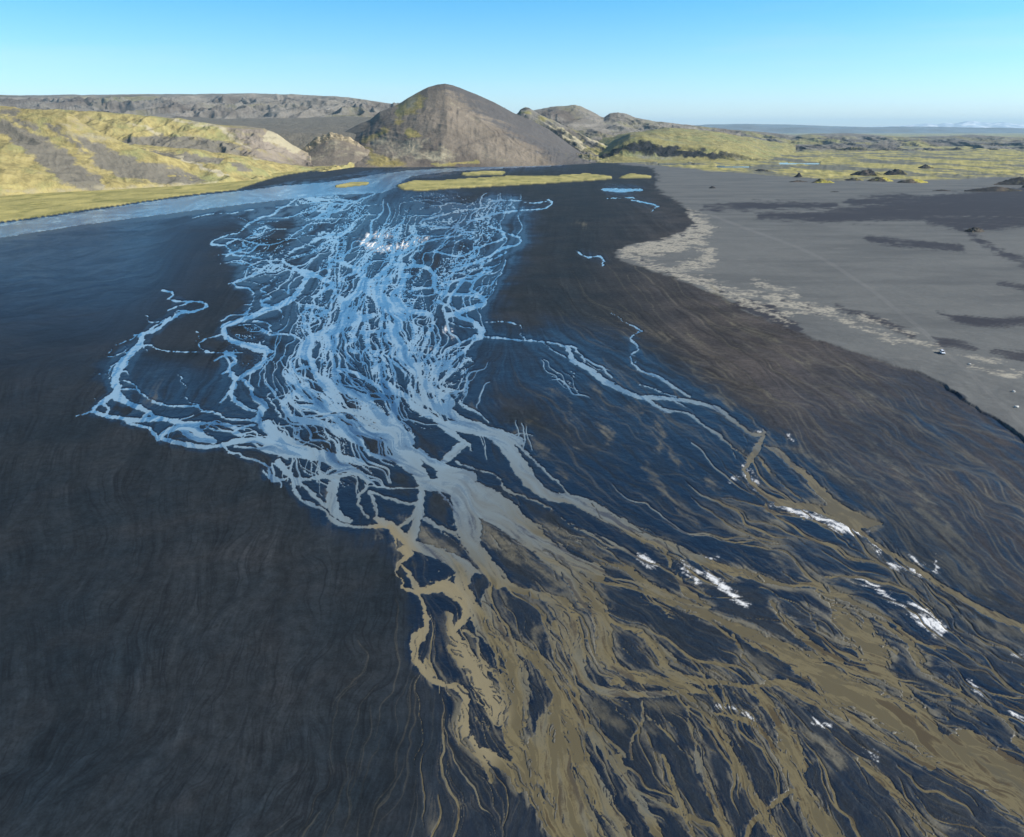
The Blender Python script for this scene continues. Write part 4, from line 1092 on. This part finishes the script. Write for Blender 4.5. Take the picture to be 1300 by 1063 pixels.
for a in [
 (1014,226,10,8,8,'small sharp black lava spike standing alone above the grey sand at the meadow edge',.1,1,1.2),
 (1012,232,24,3,8,'low flat black lava slab just in front of the sharp black spike',.2,2),
 (1042,233,26,6,12,'low yellow-green mossy mound with a black face, right of the sharp black spike',.9,3),
 (1101,224,36,9,20,'largest black lava knob, dark domed top rising over yellow moss in the right meadow',.35,4),
 (1084,230,20,4,12,'low dark rubble at the left foot of the largest black lava knob',.4,5),
 (1117,231,32,7,14,'bright yellow-green hump directly in front of the largest black lava knob',1.0,6),
 (1138,224,26,8,14,'second dark lava knob, just right of the largest one',.4,7),
 (1157,233,34,6,14,'broad yellow-green hump with dark cracks, rightmost of the hummocks at the sand edge',.95,8),
 (1174,215,16,5,10,'small dark lava mound out in the middle of the green meadow, far behind the hummocks',.35,9),
 (966,219,20,4,10,'flat dark lava mound at the left end of the meadow edge',.3,10),
 (904,240,8,4,5,'tiny dark rock alone on the grey sand left of the other outcrops',.1,11),
 (1237,296,20,7,12,'rusty red-brown cinder mound on the dark sand slope near the right side',.0,12,1,True),
 (1262,245,60,6,10,'long dark ridge of lava rubble along the foot of the black sand dune',.25,13),
 (1292,236,50,9,12,'tall dark mossy lava ridge cresting the dune at the right side',.5,14),
 (1310,170+70,20,8,8,'steep dark lava block at the right end of the dune crest',.2,15),
 (1060,245,14,2,5,'low string of dark stones on the grey sand below the hummocks',.1,16),
 (1195,244,26,2.5,5,'scattered dark lava rubble lying left of the long dune-foot ridge',.15,17)]:
    outcrop(*a)
# pale boulders near the track
WB=plain('pale_stone',(.55,.53,.48),.9,var=.2,nsc=3)
def boulder(px,py,r,label):
    x,y=ground(px,py,1.5); bm=bmesh.new(); bmesh.ops.create_icosphere(bm,subdivisions=3,radius=r)
    for v in bm.verts:
        k=1+.35*float(fbm(np.array([v.co.x*1.1+px]),np.array([v.co.y*1.1+v.co.z*1.7]),3)[0]); v.co*=k; v.co.z*=.7
    me=bpy.data.meshes.new('boulder'); bm.to_mesh(me); bm.free()
    o=put('boulder',me,WB,label=label,category='boulder',group='pale boulders on the ash terrace'); o.location=(float(x),float(y),gz(float(x),float(y))+r*.3)
boulder(1231,461,.7,'pale boulder on the grey ash, nearest to the parked white car')
boulder(1287,497,.8,'pale boulder on the grey ash between the other two near the right side')
boulder(1291,516,.9,'pale boulder closest to the drop of the terrace near the right side')
# ---------------------------------------------------------------- the car
def car():
    p0=ground(1172,422,1.5); p1=ground(1200,449,1.5)
    ang=math.atan2(p1[1]-p0[1],p1[0]-p0[0])
    x,y=ground(1196.5,447,1.5); x=float(x);y=float(y)
    r=bpy.data.objects.new('parked_car',None); C.objects.link(r); r.location=(x,y,gz(x,y)+.02); r.rotation_euler=(0,0,ang)
    r['label']='small white off-road car parked on the wheel tracks at the terrace'; r['category']='car'
    PW=plain('white_car_paint',(.80,.81,.82),.28,var=.02); GL=plain('tinted_glass',(.015,.02,.022),.06,var=.1,spec=.7)
    BK=plain('black_rubber',(.02,.02,.02),.85); GR=plain('grey_trim',(.09,.09,.095),.55); AL=plain('alloy',(.45,.45,.46),.35,metal=.8)
    LM=plain('lamp_glass',(.75,.76,.74),.12,var=.05); RL=plain('rear_lamp_red',(.35,.02,.015),.2)
    def mesh(name,bm,mat,par=r,bev=0.0):
        if bev: bmesh.ops.bevel(bm,geom=bm.edges[:],offset=bev,segments=2,affect='EDGES',clamp_overlap=True)
        me=bpy.data.meshes.new(name); bm.to_mesh(me); bm.free(); return put(name,me,mat,par)
    def loft(secs):
        bm=bmesh.new(); rings=[[bm.verts.new(v) for v in s] for s in secs]
        for a,b in zip(rings[:-1],rings[1:]):
            for i in range(len(a)): bm.faces.new((a[i],a[(i+1)%len(a)],b[(i+1)%len(a)],b[i]))
        bm.faces.new(rings[0][::-1]); bm.faces.new(rings[-1]); bmesh.ops.recalc_face_normals(bm,faces=bm.faces[:]); return bm
    def sec(x,hw,z0,z1,tw):  # body cross section
        return [(x,-hw,z0),(x,hw,z0),(x,hw*1.0,z1*.75+z0*.25),(x,tw,z1),(x,-tw,z1),(x,-hw,z1*.75+z0*.25)]
    body=loft([sec(-2.35,.80,.50,.92,.76),sec(-2.28,.90,.36,1.12,.86),sec(-1.6,.94,.34,1.18,.90),sec(0,.95,.34,1.16,.91),sec(1.0,.95,.34,1.13,.90),sec(1.7,.93,.34,1.05,.86),sec(2.25,.88,.38,.94,.80),sec(2.38,.78,.48,.80,.72)])
    mesh('body',body,PW,bev=.03)
    cab=loft([[(-2.22,-.84,1.10),(-2.22,.84,1.10),(-1.98,.74,1.76),(-1.98,-.74,1.76)],[(.35,-.86,1.13),(.35,.86,1.13),(.15,.72,1.80),(.15,-.72,1.80)],[(1.12,-.82,1.10),(1.12,.82,1.10),(.42,.70,1.76),(.42,-.70,1.76)]])
    mesh('cabin',cab,PW,bev=.03)
    def quad(name,pts,mat,th=.02,par=r):
        bm=bmesh.new(); v=[bm.verts.new(p) for p in pts]; f=bm.faces.new(v); f.normal_update(); n=f.normal.copy()
        e=bmesh.ops.extrude_face_region(bm,geom=[f]); vv=[g for g in e['geom'] if isinstance(g,bmesh.types.BMVert)]
        bmesh.ops.translate(bm,vec=n*th,verts=vv); bmesh.ops.recalc_face_normals(bm,faces=bm.faces[:]); return mesh(name,bm,mat,par)
    quad('windscreen',[(1.11,-.72,1.17),(1.11,.72,1.17),(.50,.63,1.70),(.50,-.63,1.70)],GL)
    quad('rear_window',[(-2.215,.68,1.20),(-2.215,-.68,1.20),(-2.02,-.64,1.66),(-2.02,.64,1.66)],GL)
    for s in (-1,1):
        for xa,xb in ((-1.95,-1.15),(-1.05,-.2),(-.1,.62)):
            tb=.42 if xb>.5 else xb
            pts=[(xa,s*.862,1.19),(xb,s*.862,1.19),(tb,s*.765,1.68),(xa+.04,s*.765,1.68)]
            quad('side_window',pts if s>0 else pts[::-1],GL,-.02 if s>0 else .02)
        quad('headlight',[(2.36,s*.50,.66),(2.30,s*.76,.66),(2.28,s*.76,.82),(2.36,s*.50,.82)],LM,.03)
        quad('tail_light',[(-2.31,s*.70,.80),(-2.30,s*.86,.80),(-2.27,s*.84,1.08),(-2.29,s*.70,1.08)],RL,-.03)
        bm=bmesh.new(); bmesh.ops.create_cube(bm,size=1); bmesh.ops.scale(bm,vec=(.16,.16,.14),verts=bm.verts); bmesh.ops.translate(bm,vec=(.78,s*1.02,1.20),verts=bm.verts); mesh('wing_mirror',bm,PW,bev=.03)
        for xw in (-1.42,1.45):
            def cyl(rad,dep,y,seg=32):
                bm=bmesh.new(); bmesh.ops.create_cone(bm,cap_ends=True,segments=seg,radius1=rad,radius2=rad,depth=dep); bmesh.ops.rotate(bm,cent=(0,0,0),matrix=Matrix.Rotation(math.pi/2,3,'X'),verts=bm.verts); bmesh.ops.translate(bm,vec=(xw,y,.39),verts=bm.verts); return bm
            w=mesh('wheel',cyl(.39,.26,s*.84),BK,bev=.03); mesh('rim',cyl(.24,.02,s*.98,24),AL,w)
            mesh('wheel_arch',cyl(.47,.03,s*.945,32),GR)
    for z_,x_,l in ((.5,2.38,.10),(.5,-2.36,.10)):
        bm=bmesh.new(); bmesh.ops.create_cube(bm,size=1); bmesh.ops.scale(bm,vec=(l,1.66,.20),verts=bm.verts); bmesh.ops.translate(bm,vec=(x_,0,z_),verts=bm.verts); mesh('bumper',bm,GR,bev=.03)
    for s in (-1,1):
        bm=bmesh.new(); bmesh.ops.create_cube(bm,size=1); bmesh.ops.scale(bm,vec=(1.9,.05,.05),verts=bm.verts); bmesh.ops.translate(bm,vec=(-.85,s*.62,1.84),verts=bm.verts); mesh('roof_rail',bm,GR)
car()
# ---------------------------------------------------------------- air
HAZE=True
if HAZE:
    bm=bmesh.new(); bmesh.ops.create_cube(bm,size=1)
    for v in bm.verts: v.co=Vector((v.co.x*2*70000,-6000+(v.co.y+.5)*70000,-80+(v.co.z+.5)*980))
    me=bpy.data.meshes.new('haze'); bm.to_mesh(me); bm.free()
    t=NT('haze_air'); t.n.remove(t.b); pv=t.n.new('ShaderNodeVolumePrincipled'); pv.inputs['Color'].default_value=(.52,.82,1,1); pv.inputs['Density'].default_value=2.1e-5
    pv.inputs['Anisotropy'].default_value=0.0
    t.l.new(pv.outputs[0],t.n['Material Output'].inputs['Volume']); put('haze',me,t.m,kind='stuff')
# ---------------------------------------------------------------- light, sky, camera
SEL=math.radians(29); SAZ=math.radians(102)      # elevation; azimuth clockwise from the view direction
w=bpy.data.worlds.new('World'); bpy.context.scene.world=w; w.use_nodes=True; nt=w.node_tree
sky=nt.nodes.new('ShaderNodeTexSky'); sky.sky_type='NISHITA'; sky.sun_disc=False; sky.sun_elevation=SEL; sky.sun_rotation=SAZ
sky.altitude=300; sky.air_density=1.0; sky.dust_density=.25; sky.ozone_density=3.0
tc=nt.nodes.new('ShaderNodeTexCoord'); sx=nt.nodes.new('ShaderNodeSeparateXYZ'); nt.links.new(tc.outputs['Generated'],sx.inputs[0])
cr_=nt.nodes.new('ShaderNodeValToRGB'); e=cr_.color_ramp; nt.links.new(sx.outputs[2],cr_.inputs[0])
for i,(q,c) in enumerate([(0.0,(.66,.70,.90,1)),(.05,(.52,.69,.84,1)),(.15,(.26,.62,.78,1)),(.27,(.17,.42,.60,1)),(.5,(.115,.29,.44,1)),(1.0,(.115,.27,.38,1))]):
    el=e.elements[i] if i<2 else e.elements.new(q)
    el.position=q; el.color=c
az=nt.nodes.new('ShaderNodeMapRange'); nt.links.new(sx.outputs[0],az.inputs[0]); az.inputs[1].default_value=-.62; az.inputs[2].default_value=.25; az.inputs[3].default_value=.80; az.inputs[4].default_value=1.0
m0=nt.nodes.new('ShaderNodeVectorMath'); m0.operation='SCALE'; cn=nt.nodes.new('ShaderNodeTexNoise'); cm=nt.nodes.new('ShaderNodeMapping'); cm.inputs['Scale'].default_value=(1.2,1.2,14); nt.links.new(tc.outputs['Generated'],cm.inputs[0]); nt.links.new(cm.outputs[0],cn.inputs['Vector']); cn.inputs['Scale'].default_value=2.2; cn.inputs['Detail'].default_value=5
ck=nt.nodes.new('ShaderNodeMapRange'); nt.links.new(cn.outputs['Fac'],ck.inputs[0]); ck.inputs[1].default_value=.50; ck.inputs[2].default_value=.78; ck.inputs[3].default_value=0; ck.inputs[4].default_value=.38
cx=nt.nodes.new('ShaderNodeMix'); cx.data_type='RGBA'; nt.links.new(ck.outputs[0],cx.inputs[0]); nt.links.new(cr_.outputs[0],cx.inputs[6]); cx.inputs[7].default_value=(.62,.68,.80,1); cx.clamp_factor=True
nt.links.new(cx.outputs[2],m0.inputs[0]); nt.links.new(az.outputs[0],m0.inputs[3])
mm=nt.nodes.new('ShaderNodeMix'); mm.data_type='RGBA'; mm.blend_type='MULTIPLY'; mm.inputs[0].default_value=1; nt.links.new(sky.outputs[0],mm.inputs[6]); nt.links.new(m0.outputs[0],mm.inputs[7])
nt.links.new(mm.outputs[2],nt.nodes['Background'].inputs[0]); nt.nodes['Background'].inputs[1].default_value=.15*2.0/1.15 if False else .15
sl_=bpy.data.lights.new('sun','SUN'); sl_.energy=4.4; sl_.angle=math.radians(.53); sl_.color=(1,.95,.87)
so=bpy.data.objects.new('sun',sl_); C.objects.link(so)
dv=Vector((math.sin(SAZ)*math.cos(SEL),math.cos(SAZ)*math.cos(SEL),math.sin(SEL))); so.rotation_euler=dv.to_track_quat('Z','Y').to_euler(); so.location=(0,0,500)
cd=bpy.data.cameras.new('camera'); cam=bpy.data.objects.new('camera',cd); C.objects.link(cam)
cam.location=(0,0,HC); cam.rotation_euler=(math.pi/2-PIT,0,0); cd.sensor_width=36; cd.lens=36*FPX/1300; cd.shift_y=-(531.5-CY)/1300; cd.clip_end=200000; cd.clip_start=.5
bpy.context.scene.camera=cam
s=bpy.context.scene; s.view_settings.view_transform='Standard'; s.view_settings.look='None'; s.view_settings.exposure=.8; s.view_settings.gamma=1
s.render.engine='CYCLES'; s.cycles.max_bounces=4; s.cycles.volume_bounces=0; s.cycles.use_denoising=True
s.cycles.diffuse_bounces=2; s.cycles.glossy_bounces=2
